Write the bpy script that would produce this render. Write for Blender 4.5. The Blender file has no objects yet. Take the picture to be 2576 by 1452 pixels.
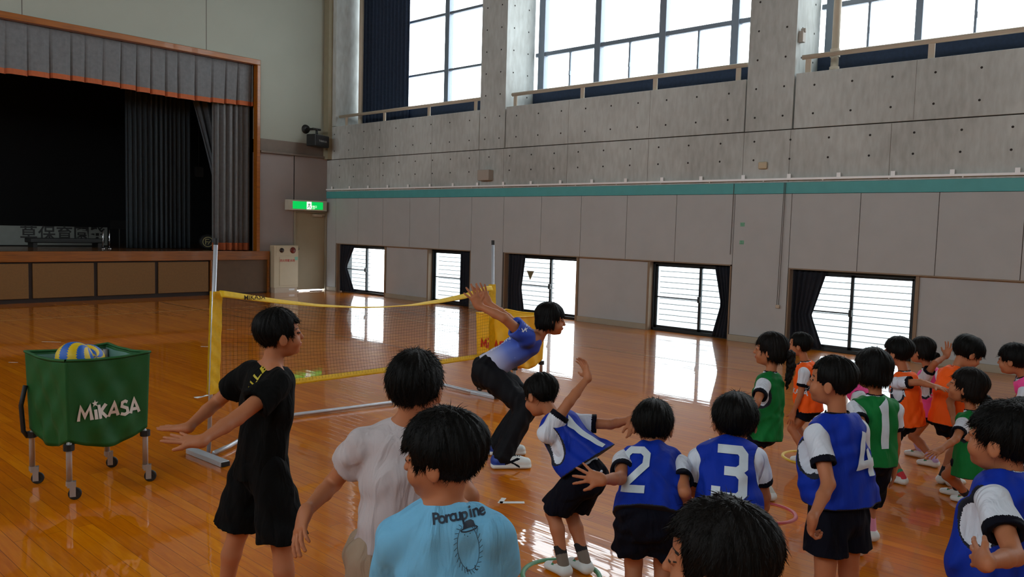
import bpy, bmesh, math, random
import numpy as np
from mathutils import Vector, Matrix
from mathutils.bvhtree import BVHTree
S = bpy.context.scene
COL = S.collection
# ------------------------------------------------------------------ camera
F = 2010.67; YAW, PITCH, ROLL = map(math.radians, (47.224, 4.239, 1.572)); EYE = 1.65
CF = np.array([math.sin(YAW)*math.cos(PITCH), math.cos(YAW)*math.cos(PITCH), -math.sin(PITCH)])
_r = np.array([math.cos(YAW), -math.sin(YAW), 0.]); _u = np.cross(_r, CF)
CR = _r*math.cos(ROLL)+_u*math.sin(ROLL); CU = -_r*math.sin(ROLL)+_u*math.cos(ROLL)
C0 = np.array([0, 0, EYE])
cam = bpy.data.cameras.new('camera'); camo = bpy.data.objects.new('camera', cam); COL.objects.link(camo)
cam.sensor_width = 36; cam.lens = F/2576*36; cam.clip_end = 200; cam.clip_start = .05
camo.matrix_world = Matrix(((CR[0], CU[0], -CF[0], 0), (CR[1], CU[1], -CF[1], 0), (CR[2], CU[2], -CF[2], EYE), (0, 0, 0, 1)))
S.camera = camo
# ------------------------------------------------------------------ world: bright overcast sky
W = bpy.data.worlds.new('overcast_sky'); S.world = W; W.use_nodes = True
bg = W.node_tree.nodes['Background']; bg.inputs[0].default_value = (.90, .96, 1, 1); bg.inputs[1].default_value = 6.0
S.view_settings.view_transform = 'Standard'; S.view_settings.look = 'None'; S.view_settings.gamma = 1
S.view_settings.exposure = 0.42
S.cycles.use_denoising = True; S.cycles.max_bounces = 7; S.cycles.diffuse_bounces = 4; S.cycles.glossy_bounces = 3
S.cycles.transmission_bounces = 4; S.cycles.transparent_max_bounces = 8; S.cycles.sample_clamp_indirect = 6
S.cycles.caustics_reflective = False; S.cycles.caustics_refractive = False
def portal(x, y, z, sy, sz, facing):     # window openings guide the sky light in
    l = bpy.data.lights.new('window_portal', 'AREA'); l.shape = 'RECTANGLE'; l.size = sz; l.size_y = sy
    l.cycles.is_portal = True
    o = bpy.data.objects.new('window_portal', l); COL.objects.link(o); o.location = (x, y, z)
    o.rotation_euler = (0, math.pi/2*facing, 0); return o
for (y0, y1, z0, z1) in ((11.7, 16.9, 4.45, 7.9), (6., 10.9, 4.45, 7.9), (0.3, 5.1, 4.45, 7.9), (-5.4, -.6, 4.45, 7.9)):
    portal(12.9, (y0+y1)/2, (z0+z1)/2, y1-y0, z1-z0, 1)
    portal(-5.1, (y0+y1)/2, (z0+6.6)/2, y1-y0, 6.6-z0, -1)
for (y0, y1) in ((11.85, 14.7), (14.7, 16.5), (6.0, 10.86), (1.8, 5.05)):
    portal(12.05, (y0+y1)/2, .62, y1-y0, 1.16, 1)
# ------------------------------------------------------------------ pixel -> world helpers
def ray(x, y): return CF+CR*((x-1288)/F)-CU*((y-726)/F)
def at(x, y, d): return C0+ray(x, y)*d
def fl(x, y, z=0.): r = ray(x, y); return C0+r*((z-EYE)/r[2])
def onX(x, y, X): r = ray(x, y); return C0+r*(X/r[0])
def onY(x, y, Y): r = ray(x, y); return C0+r*(Y/r[1])
def gz(x, d, z):
    a = (x-1288)/F; v = CF+CR*a
    b = (EYE+d*v[2]-z)/(d*CU[2]); return C0+(v-CU*b)*d
# ------------------------------------------------------------------ materials
MATS = {}
def mat(name, col, rough=.6, var=0., vscale=8., bump=0., bscale=120., metal=0., emit=0., coat=0., spec=.5, stretch=None, sheen=0.):
    if name in MATS: return MATS[name]
    m = bpy.data.materials.new(name); m.use_nodes = True; nt = m.node_tree; N = nt.nodes; L = nt.links
    b = N['Principled BSDF']; c = tuple(col)+(1,)
    b.inputs['Base Color'].default_value = c; b.inputs['Roughness'].default_value = rough; b.inputs['Metallic'].default_value = metal
    b.inputs['Specular IOR Level'].default_value = spec
    if coat: b.inputs['Coat Weight'].default_value = coat; b.inputs['Coat Roughness'].default_value = .08
    if sheen: b.inputs['Sheen Weight'].default_value = sheen
    if emit: b.inputs['Emission Color'].default_value = c; b.inputs['Emission Strength'].default_value = emit
    tc = N.new('ShaderNodeTexCoord'); mp = N.new('ShaderNodeMapping'); L.new(tc.outputs['Object'], mp.inputs[0])
    if stretch: mp.inputs['Scale'].default_value = stretch
    if var:
        n = N.new('ShaderNodeTexNoise'); n.inputs['Scale'].default_value = vscale; n.inputs['Detail'].default_value = 4
        L.new(mp.outputs[0], n.inputs['Vector'])
        r = N.new('ShaderNodeValToRGB'); r.color_ramp.elements[0].position = .3; r.color_ramp.elements[1].position = .7
        r.color_ramp.elements[0].color = tuple(max(0, k*(1-var)) for k in col)+(1,); r.color_ramp.elements[1].color = tuple(min(1, k*(1+var)) for k in col)+(1,)
        L.new(n.outputs['Fac'], r.inputs[0]); L.new(r.outputs[0], b.inputs['Base Color'])
    if bump:
        n = N.new('ShaderNodeTexNoise'); n.inputs['Scale'].default_value = bscale; L.new(mp.outputs[0], n.inputs['Vector'])
        bp = N.new('ShaderNodeBump'); bp.inputs['Strength'].default_value = bump; bp.inputs['Distance'].default_value = .004
        L.new(n.outputs['Fac'], bp.inputs['Height']); L.new(bp.outputs[0], b.inputs['Normal'])
    MATS[name] = m; return m
def srgb(r, g, b): return tuple(((v/255+.055)/1.055)**2.4 if v > 10 else v/255/12.92 for v in (r, g, b))
# ------------------------------------------------------------------ mesh builder
def link(name, me, parent=None, mats=(), smooth=False):
    o = bpy.data.objects.new(name, me); COL.objects.link(o)
    for m in (mats if isinstance(mats, (list, tuple)) else [mats]): me.materials.append(m)
    if smooth: me.polygons.foreach_set('use_smooth', [True]*len(me.polygons))
    if parent is not None:
        o.parent = parent
        lo = wloc(parent)
        o.location = tuple(-k for k in lo)
    return o
def wloc(p):
    v = Vector((0, 0, 0))
    while p is not None: v = v+Vector(p.location); p = p.parent
    return v
def tag(o, label=None, cat=None, group=None, kind=None):
    if label: o['label'] = label
    if cat: o['category'] = cat
    if group: o['group'] = group
    if kind: o['kind'] = kind
    return o
def thing(name, loc, label, cat, group=None):
    o = bpy.data.objects.new(name, None); COL.objects.link(o); o.location = tuple(float(v) for v in loc); o.empty_display_size = .1
    return tag(o, label, cat, group)
class MB:                                   # collects verts/faces in world coordinates
    def __init__(s): s.v = []; s.f = []; s.m = []; s.cur = 0
    def add(s, vs, fs):
        n = len(s.v); s.v += [tuple(float(k) for k in v) for v in vs]; s.f += [tuple(n+i for i in f) for f in fs]; s.m += [s.cur]*len(fs); return s
    def box(s, a, b, ax=None, o=(0, 0, 0)):   # box from a to b, optionally in frame ax at o
        x0, y0, z0 = a; x1, y1, z1 = b
        vs = [(x, y, z) for z in (z0, z1) for y in (y0, y1) for x in (x0, x1)]
        if ax is not None: vs = [np.array(o)+np.array(ax[0])*v[0]+np.array(ax[1])*v[1]+np.array(ax[2])*v[2] for v in vs]
        return s.add(vs, [(0, 2, 3, 1), (4, 5, 7, 6), (0, 1, 5, 4), (2, 6, 7, 3), (0, 4, 6, 2), (1, 3, 7, 5)])
    def tube(s, pts, r, n=8, cap=True):
        pts = [np.array(p, float) for p in pts]; rs = r if isinstance(r, (list, tuple)) else [r]*len(pts)
        rings = []; up = None
        for i, p in enumerate(pts):
            t = pts[min(i+1, len(pts)-1)]-pts[max(i-1, 0)]; t = t/(np.linalg.norm(t)+1e-9)
            if up is None: up = np.array([0, 0, 1.]) if abs(t[2]) < .9 else np.array([1., 0, 0])
            a = np.cross(t, up); a /= np.linalg.norm(a)+1e-9; b = np.cross(a, t); up = b
            rings.append([p+rs[i]*(math.cos(q)*a+math.sin(q)*b) for q in [2*math.pi*k/n for k in range(n)]])
        vs = [v for R_ in rings for v in R_]; fs = []
        for i in range(len(pts)-1):
            for k in range(n):
                a_, b_ = i*n+k, i*n+(k+1) % n; fs.append((a_, a_+n, b_+n, b_))
        if cap: fs.append(tuple(range(n))); fs.append(tuple((len(pts)-1)*n+k for k in reversed(range(n))))
        return s.add(vs, fs)
    def lathe(s, prof, c, ax=(0, 0, 1), n=24):  # prof: (radius, height)
        ax = np.array(ax, float); ax /= np.linalg.norm(ax); u = np.cross(ax, (1, 0, 0) if abs(ax[0]) < .9 else (0, 1, 0)); u /= np.linalg.norm(u); w = np.cross(ax, u)
        vs = [np.array(c)+ax*h+r*(math.cos(2*math.pi*k/n)*u+math.sin(2*math.pi*k/n)*w) for r, h in prof for k in range(n)]
        fs = [(i*n+k, i*n+(k+1) % n, (i+1)*n+(k+1) % n, (i+1)*n+k) for i in range(len(prof)-1) for k in range(n)]
        return s.add(vs, fs)
    def grid(s, fn, nu, nv, closed=False):
        vs = [fn(i/nu, j/nv) for j in range(nv+1) for i in range(nu+1)]
        return s.add(vs, [(j*(nu+1)+i, j*(nu+1)+i+1, (j+1)*(nu+1)+i+1, (j+1)*(nu+1)+i) for j in range(nv) for i in range(nu)])
    def build(s, name, mats, parent=None, smooth=False, bevel=0.):
        me = bpy.data.meshes.new(name); me.from_pydata(s.v, [], s.f)
        o = link(name, me, parent, mats, smooth)
        if isinstance(mats, (list, tuple)) and len(mats) > 1: me.polygons.foreach_set('material_index', s.m)
        me.validate()
        if bevel:
            b = o.modifiers.new('b', 'BEVEL'); b.width = bevel; b.segments = 2; b.limit_method = 'ANGLE'
        return o
def struct(name, mb, m, parent=None, bevel=0., **k):
    o = mb.build(name, m, parent, bevel=bevel, **k)
    if parent is None: o['kind'] = 'structure'
    return o
# ------------------------------------------------------------------ lettering and strokes pressed on to a surface
def text_geom(txt, size=1., bold=0.):
    cu = bpy.data.curves.new('t', 'FONT'); cu.body = txt; cu.size = size; cu.align_x = 'CENTER'; cu.align_y = 'CENTER'; cu.offset = bold; cu.resolution_u = 3
    o = bpy.data.objects.new('t', cu); COL.objects.link(o); dg = bpy.context.evaluated_depsgraph_get(); me = bpy.data.meshes.new_from_object(o.evaluated_get(dg))
    vs = [(v.co.x, v.co.y) for v in me.vertices]; fs = [tuple(p.vertices) for p in me.polygons]
    bpy.data.objects.remove(o); bpy.data.curves.remove(cu); bpy.data.meshes.remove(me)
    return vs, fs
def stroke_geom(lines, w):
    vs, fs = [], []
    for ln in lines:
        P = [np.array(p, float) for p in ln]; cl = len(P) > 3 and np.linalg.norm(P[0]-P[-1]) < 1e-6; n0 = len(vs)
        for i, p in enumerate(P):
            a = P[i]-P[i-1] if i else (P[0]-P[-2] if cl else P[1]-P[0]); b = P[i+1]-P[i] if i < len(P)-1 else (P[1]-P[0] if cl else P[-1]-P[-2])
            a = a/(np.linalg.norm(a)+1e-9); b = b/(np.linalg.norm(b)+1e-9); t = a+b; t = t/(np.linalg.norm(t)+1e-9) if np.linalg.norm(t) > .1 else b
            n = np.array([-t[1], t[0]]); k = max(.45, float(n@np.array([-b[1], b[0]]))); o = n*w/2/k; vs += [tuple(p+o), tuple(p-o)]
        fs += [(n0+2*i, n0+2*i+1, n0+2*i+3, n0+2*i+2) for i in range(len(P)-1)]
    return vs, fs
def circle_line(cx, cy, rx, ry, n=20, a0=0, a1=2*math.pi): return [(cx+rx*math.cos(a0+(a1-a0)*k/n), cy+ry*math.sin(a0+(a1-a0)*k/n)) for k in range(n+1)]
def flat_decal(name, geom, o, r, u, m, parent, scale=1., kx=1.):
    o, r, u = map(lambda q: np.array(q, float), (o, r, u)); vs, fs = geom
    mb = MB().add([o+r*x*scale*kx+u*y*scale for x, y in vs], fs)
    return mb.build(name, m, parent)
def wrap_decal(name, geom, c, r, u, n, target, m, parent, scale=1., off=.003, maxe=.012):
    me = target.data; k = len(me.vertices); co = np.empty(k*3); me.vertices.foreach_get('co', co); co = co.reshape(-1, 3)
    c, r, u, n = (np.array(q, float) for q in (c, r, u, n)); base = np.array(wloc(target)) if target.parent else np.zeros(3)
    near = None
    key = me.name
    if key not in BV: BV[key] = BVHTree.FromPolygons([Vector(v) for v in co], [tuple(p.vertices) for p in me.polygons])
    tree = BV[key]
    bm = bmesh.new(); vv = [bm.verts.new((x*scale, y*scale, 0)) for x, y in geom[0]]
    for f in geom[1]:
        try: bm.faces.new([vv[i] for i in f])
        except ValueError: pass
    bmesh.ops.triangulate(bm, faces=bm.faces[:])
    for _ in range(4):
        es = [e for e in bm.edges if e.calc_length() > maxe]
        if not es: break
        bmesh.ops.subdivide_edges(bm, edges=es, cuts=1)
        bmesh.ops.triangulate(bm, faces=[f for f in bm.faces if len(f.verts) > 3])
    last = .0
    for v in bm.verts:
        p = c+r*v.co.x+u*v.co.y; hit, nn, _, _ = tree.ray_cast(Vector(p+n*.25), Vector(-n), .6)
        if hit is not None: v.co = hit+Vector(n)*off
        else: v.co = Vector(p+n*off); v.tag = True
    bmesh.ops.delete(bm, geom=[v for v in bm.verts if v.tag], context='VERTS')
    m2 = bpy.data.meshes.new(name); bm.to_mesh(m2); bm.free()
    return link(name, m2, parent, m)
BV = {}
def surf_hit(target, x, y):
    me = target.data; k = len(me.vertices); co = np.empty(k*3); me.vertices.foreach_get('co', co); co = co.reshape(-1, 3)
    if me.name not in BV: BV[me.name] = BVHTree.FromPolygons([Vector(v) for v in co], [tuple(p.vertices) for p in me.polygons])
    r = ray(x, y); r = r/np.linalg.norm(r); hit, n, _, _ = BV[me.name].ray_cast(Vector(C0), Vector(r))
    return (np.array(hit) if hit is not None else None), n
# ================================================================== THE ROOM
RX, SY, LX, BY, TOP = 11.5, 17.0, -4.2, -8.0, 8.4
def floor_mat():
    m = bpy.data.materials.new('varnished_floor'); m.use_nodes = True; nt = m.node_tree; N = nt.nodes; L = nt.links; b = N['Principled BSDF']
    tc = N.new('ShaderNodeTexCoord'); mp = N.new('ShaderNodeMapping'); L.new(tc.outputs['Object'], mp.inputs[0]); mp.inputs['Rotation'].default_value = (0, 0, math.pi/2)
    br = N.new('ShaderNodeTexBrick'); L.new(mp.outputs[0], br.inputs['Vector'])
    br.inputs['Scale'].default_value = 1; br.inputs['Brick Width'].default_value = 1.8; br.inputs['Row Height'].default_value = .075
    br.inputs['Mortar Size'].default_value = .0012; br.inputs['Color1'].default_value = (0, 0, 0, 1); br.inputs['Color2'].default_value = (1, 1, 1, 1); br.inputs['Mortar'].default_value = (.5, .5, .5, 1); br.inputs['Bias'].default_value = 0
    n = N.new('ShaderNodeTexNoise'); mp2 = N.new('ShaderNodeMapping'); mp2.inputs['Scale'].default_value = (14, 1.2, 1); L.new(tc.outputs['Object'], mp2.inputs[0]); L.new(mp2.outputs[0], n.inputs['Vector']); n.inputs['Scale'].default_value = 2.2; n.inputs['Detail'].default_value = 6; n.inputs['Distortion'].default_value = 1.2
    mx = N.new('ShaderNodeMix'); mx.data_type = 'FLOAT'; mx.inputs['Factor'].default_value = .72; L.new(br.outputs['Color'], mx.inputs[2]); L.new(n.outputs['Fac'], mx.inputs[3])
    rp = N.new('ShaderNodeValToRGB'); e = rp.color_ramp.elements; e[0].position = .2; e[0].color = (*srgb(178, 88, 0), 1); e[1].position = .8; e[1].color = (*srgb(222, 134, 4), 1)
    q = e.new(.5); q.color = (*srgb(203, 110, 0), 1)
    L.new(mx.outputs[0], rp.inputs[0])
    dk = N.new('ShaderNodeMix'); dk.data_type = 'RGBA'; L.new(br.outputs['Fac'], dk.inputs['Factor']); L.new(rp.outputs[0], dk.inputs[6]); dk.inputs[7].default_value = (*srgb(105, 50, 12), 1); L.new(dk.outputs[2], b.inputs['Base Color'])
    b.inputs['Roughness'].default_value = .33; b.inputs['Coat Weight'].default_value = 1.; b.inputs['Coat Roughness'].default_value = .03; b.inputs['Specular IOR Level'].default_value = .08; b.inputs['Coat IOR'].default_value = 1.40
    # gentle cupping of the boards
    w = N.new('ShaderNodeTexNoise'); mp3 = N.new('ShaderNodeMapping'); mp3.inputs['Scale'].default_value = (9, .9, 1); L.new(tc.outputs['Object'], mp3.inputs[0]); L.new(mp3.outputs[0], w.inputs['Vector']); w.inputs['Scale'].default_value = 1.6; w.inputs['Detail'].default_value = 2
    bp = N.new('ShaderNodeBump'); bp.inputs['Strength'].default_value = .28; bp.inputs['Distance'].default_value = .0028; L.new(w.outputs['Fac'], bp.inputs['Height'])
    bp2 = N.new('ShaderNodeBump'); bp2.inputs['Strength'].default_value = .5; bp2.inputs['Distance'].default_value = .0006; bp2.invert = True; L.new(br.outputs['Fac'], bp2.inputs['Height']); L.new(bp.outputs[0], bp2.inputs['Normal'])
    L.new(bp2.outputs[0], b.inputs['Coat Normal']); L.new(bp2.outputs[0], b.inputs['Normal'])
    return m
def concrete_mat():
    m = bpy.data.materials.new('cast_concrete'); m.use_nodes = True; nt = m.node_tree; N = nt.nodes; L = nt.links; b = N['Principled BSDF']; b.inputs['Roughness'].default_value = .8
    tc = N.new('ShaderNodeTexCoord')
    def noise(s, d, sc=(1, 1, 1)):
        mp = N.new('ShaderNodeMapping'); mp.inputs['Scale'].default_value = sc; L.new(tc.outputs['Object'], mp.inputs[0])
        n = N.new('ShaderNodeTexNoise'); n.inputs['Scale'].default_value = s; n.inputs['Detail'].default_value = d; L.new(mp.outputs[0], n.inputs['Vector']); return n
    a = noise(.55, 5); c = noise(14, 6, (1, 1, .3)); mx = N.new('ShaderNodeMix'); mx.data_type = 'FLOAT'; mx.inputs['Factor'].default_value = .35; L.new(a.outputs['Fac'], mx.inputs[2]); L.new(c.outputs['Fac'], mx.inputs[3])
    rp = N.new('ShaderNodeValToRGB'); e = rp.color_ramp.elements; e[0].position = .33; e[0].color = (*srgb(160, 162, 158), 1); e[1].position = .62; e[1].color = (*srgb(200, 206, 204), 1); L.new(mx.outputs[0], rp.inputs[0]); L.new(rp.outputs[0], b.inputs['Base Color'])
    bp = N.new('ShaderNodeBump'); bp.inputs['Strength'].default_value = .3; bp.inputs['Distance'].default_value = .006; L.new(c.outputs['Fac'], bp.inputs['Height']); L.new(bp.outputs[0], b.inputs['Normal'])
    return m
def wood_mat(name, col, rough=.35, sc=(1, 14, 14), coat=.3):
    m = bpy.data.materials.new(name); m.use_nodes = True; nt = m.node_tree; N = nt.nodes; L = nt.links; b = N['Principled BSDF']; b.inputs['Roughness'].default_value = rough; b.inputs['Coat Weight'].default_value = coat
    tc = N.new('ShaderNodeTexCoord'); mp = N.new('ShaderNodeMapping'); mp.inputs['Scale'].default_value = sc; L.new(tc.outputs['Object'], mp.inputs[0])
    n = N.new('ShaderNodeTexNoise'); n.inputs['Scale'].default_value = 2; n.inputs['Detail'].default_value = 7; n.inputs['Distortion'].default_value = .8; L.new(mp.outputs[0], n.inputs['Vector'])
    rp = N.new('ShaderNodeValToRGB'); e = rp.color_ramp.elements; e[0].position = .3; e[0].color = (*[k*.72 for k in col], 1); e[1].position = .7; e[1].color = (*[min(1, k*1.2) for k in col], 1); L.new(n.outputs['Fac'], rp.inputs[0]); L.new(rp.outputs[0], b.inputs['Base Color'])
    return m
M_floor = floor_mat(); M_conc = concrete_mat()
M_gold = wood_mat('stage_frame_wood', srgb(150, 84, 8), coat=.15); M_fascia = wood_mat('stage_edge_wood', srgb(138, 78, 10), coat=.1); M_stagefl = wood_mat('stage_floor_wood', srgb(96, 62, 34), .25)
M_panel = mat('wall_panel_paint', srgb(180, 183, 184), .75, .03, 3, .25, 260)
M_joint = mat('panel_joint', srgb(88, 80, 74), .9)
M_base = mat('baseboard_paint', srgb(166, 156, 138), .6, .04)
M_teal = mat('teal_paint', srgb(84, 168, 170), .6, .05, 6)
M_white = mat('white_metal', srgb(225, 228, 230), .35, .02)
M_frame = mat('dark_bronze_frame', srgb(38, 44, 48), .35, .05, metal=.4)
M_mull = mat('blue_grey_mullion', srgb(120, 132, 146), .45, .03, metal=.2)
M_blackcloth = mat('black_curtain', srgb(26, 30, 40), .95, .15, 20, .3)
M_navycloth_shade = mat('navy_curtain_backlit_sill', srgb(38, 52, 74), .9, .15, 20, .3)
M_wallup = mat('plaster_upper_wall', srgb(162, 166, 154), .85, .02, 2, .15, 200)
M_walllow = mat('plaster_lower_wall', srgb(150, 140, 138), .85, .03, 3, .15, 200)
M_dark = mat('black_paint', srgb(18, 18, 18), .5, .1)
M_beige = mat('beige_metal', srgb(190, 176, 156), .5, .03)
M_ceil = mat('ceiling_board', srgb(112, 96, 76), .9, .04)
# floor
struct('floor', MB().box((LX, BY, -.2), (RX+.3, SY+.02, 0)), M_floor)
struct('ground_outside', MB().box((RX+.6, BY-20, -.5), (40, 45, -.3)), mat('pale_paving', srgb(190, 190, 188), .9, .1))
struct('ceiling', MB().box((LX-1, BY, TOP), (RX+1.6, SY+.2, TOP+.2)), M_ceil)
struct('wall_back', MB().box((LX-1, BY-.3, 0), (RX+1, BY, TOP)), M_wallup)
# --- left wall (behind the camera's left), plain with high windows and columns
mb = MB(); mb.box((LX-.3, BY, 0), (LX, SY, 4.45)); mb.box((LX-.3, BY, 6.6), (LX, SY, TOP))
for y0, y1 in ((16.9, 17.0), (10.9, 11.7), (5.1, 6.0), (-.6, .3), (-6.3, -5.4), (-8, -7.9)): mb.box((LX-.6, y0, 4.45), (LX, y1, 7.9))
struct('wall_left', mb, M_wallup)
# --- right wall
COLS = [(10.95, 11.65), (5.12, 5.86), (-.6, .25), (-6.4, -5.6)]
SEAMS = [17.0, 16.6, 15.7, 14.75, 13.79, 12.81, 11.83, 10.92, 9.94, 8.99, 7.99, 7.01, 5.97, 5.06, 4.07, 3.07, 2.1, 1.1, .1, -.8, -1.8, -2.8, -3.8, -4.8, -5.8, -6.8, -8.0]
BAYS = [(11.83, 16.56), (5.98, 10.87), (.05, 5.05), (-5.8, -.8)]
def inbay(y): return any(a-.02 < y < b+.02 for a, b in BAYS)
mb = MB(); g = .004
for y1, y0 in zip(SEAMS[:-1], SEAMS[1:]):
    mid = (y0+y1)/2; z0 = 1.19 if inbay(mid) else .1
    ya, yb = y0, y1
    if not inbay(mid) and z0 == .1:
        for a, b in BAYS:
            if abs(b-y0) < .6 and b > y0-.1 and b < y1: ya = max(y0, b) if b > y0 else y0
    mb.box((RX, ya+g, z0), (RX+.08, yb-g, 2.285))
o = struct('wall_right', mb, M_panel, bevel=.003); wall_right = o
mb = MB()   # dark backing seen in the joints
mb.box((RX+.015, BY, 1.2), (RX+.3, SY, 2.29))
for y0, y1 in ((16.56, 17.0), (10.87, 11.83), (5.05, 5.98), (-.8, .05)): mb.box((RX+.015, y0, 0), (RX+.3, y1, 1.2))
struct('trim_1', mb, M_joint)
mb = MB(); mb.box((RX, BY, 2.455), (RX+.3, SY, 3.225)); mb.box((RX+.03, BY, 3.2), (RX+.3, SY, 3.238))
struct('wall_right_concrete', mb, M_conc)
struct('groove_right', MB().box((RX+.004, BY, 3.224), (RX+.02, SY, 3.2385)), mat('groove_shadow_gap', srgb(40, 36, 32), .95))
mb = MB()
for y0, y1 in COLS: mb.box((RX, y0, 3.24), (12.32, y1, TOP))
mb.box((RX, 16.66, 4.05), (12.3, SY, TOP)); mb.box((RX, BY, 7.95), (12.6, SY, TOP))
struct('wall_right_columns', mb, M_conc)
mb = MB(); PAR = [(11.67, 16.98), (5.88, 10.925), (.27, 5.095), (-5.58, -.62)]
for y0, y1 in PAR: mb.box((RX, y0, 3.24), (RX+.16, y1, 4.035))
struct('wall_right_parapet', mb, M_conc, bevel=.006)
struct('trim_2', MB().box((RX-.012, BY, 2.29), (RX+.1, SY, 2.452)), M_teal)
mb = MB(); mb.box((RX+.1, BY, 3.0), (12.7, SY, 3.2)); struct('wall_right_catwalk', mb, M_conc)
# formwork tie holes, a pattern of small dark plugs
mb = MB()
def hole(y, z, x=RX, ax=(1, 0, 0)): mb.lathe([(.0005, -.002), (.016, -.002), (.016, .004)], (x, y, z), ax, 8)
k = 0
for i in range(44):
    y = 16.47-.567*i
    if y < -7: break
    for z in (3.08, 2.80, 2.50): hole(y, z)
for y0, y1 in PAR:
    n = round((y1-y0)/.567)
    for i in range(n):
        for z in (3.845, 3.44): hole(y1-.28-i*(y1-y0-.56)/(n-1), z)
for y0, y1 in COLS:
    for z in [3.44+.43*j for j in range(11)]:
        for y in (y0+.15, y1-.15): hole(y, z)
        for x in (RX+.2, RX+.62): hole(y0, z, 0, (0, 1, 0)) if False else mb.lathe([(.0005, -.002), (.016, -.002), (.016, .004)], (x, y0, z), (0, 1, 0), 8)
o = struct('tie_hole_plugs', mb, mat('dark_plug', srgb(44, 40, 38), .9), parent=wall_right)
mb = MB()    # form joints: hairline vertical seams in the concrete
for y in (14.9, 13.1, 9.35, 7.6, 3.72, 1.9, 11.64, 10.96, 5.87, 5.13): mb.box((RX-.0015, y-.003, 2.46), (RX+.01, y+.003, 3.22))
for y in (14.9, 13.1, 9.35, 7.6, 3.45, 1.9): mb.box((RX-.0015, y-.002, 3.25), (RX+.01, y+.002, 4.03))
struct('form_seams', mb, mat('seam_shadow', srgb(110, 104, 96), .9), parent=wall_right)
# recessed boards between the low windows, baseboards
mb = MB()
for y0, y1 in ((13.2, 14.68), (7.53, 9.05), (1.75, 3.27), (.05, .2), (-5.8, -.8)): mb.box((RX+.06, y0, .1), (RX+.14, y1, 1.19))
struct('wall_right_recess', mb, M_panel)
mb = MB()
for y0, y1 in ((13.2, 14.68), (7.53, 9.05), (1.75, 3.27), (-5.8, .0)): mb.box((RX+.035, y0, 0), (RX+.14, y1, .1))
for y0, y1 in ((16.56, 17.0), (10.87, 11.83), (5.05, 5.98), (-.8, .05)): mb.box((RX-.015, y0, 0), (RX+.02, y1, .098))
struct('baseboard_right', mb, M_base, bevel=.004)
mb = MB()    # jamb boards and head reveal of each bay
for a, b in BAYS[:3]:
    mb.box((RX+.0, a-.0, 1.172), (RX+.14, b, 1.19)); mb.box((RX-.004, b-.02, 0), (RX+.14, b, 1.19)); mb.box((RX, a, 0), (RX+.14, a+.02, 1.19))
for y in (14.69, 13.19, 9.06, 7.52, 3.28, 1.74): mb.box((RX+.03, y-.022, 0), (RX+.24, y+.022, 1.18))
struct('trim_3', mb, mat('jamb_paint', srgb(140, 120, 98), .6, .05))
# --- low windows
def pane_mat(name, tr, col, tl=.8):
    m = bpy.data.materials.new(name); m.use_nodes = True; nt = m.node_tree; N = nt.nodes; L = nt.links; N.remove(N['Principled BSDF'])
    out = N['Material Output']; t = N.new('ShaderNodeBsdfTransparent'); t.inputs[0].default_value = (*col, 1)
    d = N.new('ShaderNodeBsdfTranslucent'); d.inputs[0].default_value = (col[0]*tl, col[1]*tl, col[2]*tl, 1); g_ = N.new('ShaderNodeBsdfGlossy'); g_.inputs['Roughness'].default_value = .03
    a = N.new('ShaderNodeMixShader'); a.inputs[0].default_value = 1-tr; L.new(t.outputs[0], a.inputs[1]); L.new(d.outputs[0], a.inputs[2])
    b = N.new('ShaderNodeMixShader'); b.inputs[0].default_value = .05; L.new(a.outputs[0], b.inputs[1]); L.new(g_.outputs[0], b.inputs[2]); L.new(b.outputs[0], out.inputs[0]); return m
M_clear = pane_mat('clear_glass', .98, (.97, .98, .98)); M_frost = pane_mat('frosted_glass', .8, (.92, .96, .97), .3)
M_slat = mat('louvre_blade_edge', srgb(84, 96, 100), .5, .02)
WN = [0]
def low_window(y1, y0, split, open_right, slats=('l',)):
    """y1 far end (left in the photograph), y0 near end; split = meeting stile"""
    WN[0] += 1; X = RX+.16; w = MB(); t = .035
    w.box((X-.03, y0, 0.0), (X+.07, y1, .05)); w.box((X-.03, y0, 1.125), (X+.07, y1, 1.175)); w.box((X-.03, y0, 0), (X+.07, y0+t, 1.17)); w.box((X-.03, y1-t, 0), (X+.07, y1, 1.17))
    o = struct('window_%d' % WN[0], w, M_frame, bevel=.004)
    for side, (a, b) in (('l', (split, y1-t)), ('r', (y0+t, split+.055))):
        s = MB(); xx = X if side == 'l' else X+.035
        s.box((xx, a-.0, .05), (xx+.028, a+.045, 1.125)); s.box((xx, b-.045, .05), (xx+.028, b, 1.125)); s.box((xx, a, .05), (xx+.028, b, .09)); s.box((xx, a, 1.09), (xx+.028, b, 1.125))
        if side == 'l' or side in slats: 
            if side == 'l': s.box((xx, a, .565), (xx+.028, b, .585))
        f = s.build('sash', M_frame, o, bevel=.003)
        MB().box((xx+.01, a+.04, .085), (xx+.016, b-.04, 1.095)).build('pane', M_frost if side in slats else M_clear, f)
        if side in slats:
            q = MB(); n = 11
            for i in range(1, n): q.box((X+.11, a+.02, .08+i*1.02/n-.007), (X+.135, b-.02, .08+i*1.02/n+.007))
            q.build('louvre_blades', M_slat, o)
    MB().box((X-.035, split+.0, .53), (X+.0, split+.045, .63)).box((X-.05, split+.012, .57), (X-.03, split+.034, .6)).build('latch', M_dark, o, bevel=.004)
    return o
w1 = low_window(16.5, 14.72, 15.55, True); w2 = low_window(13.16, 11.87, 12.22, True)
w3 = low_window(10.84, 9.09, 9.78, True); w4 = low_window(7.49, 6.02, 6.58, False, ('l', 'r')); w5 = low_window(5.02, 3.31, 4.15, False, ('l', 'r'))
low_window(1.7, .1, .9, False, ('l', 'r'))
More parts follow.
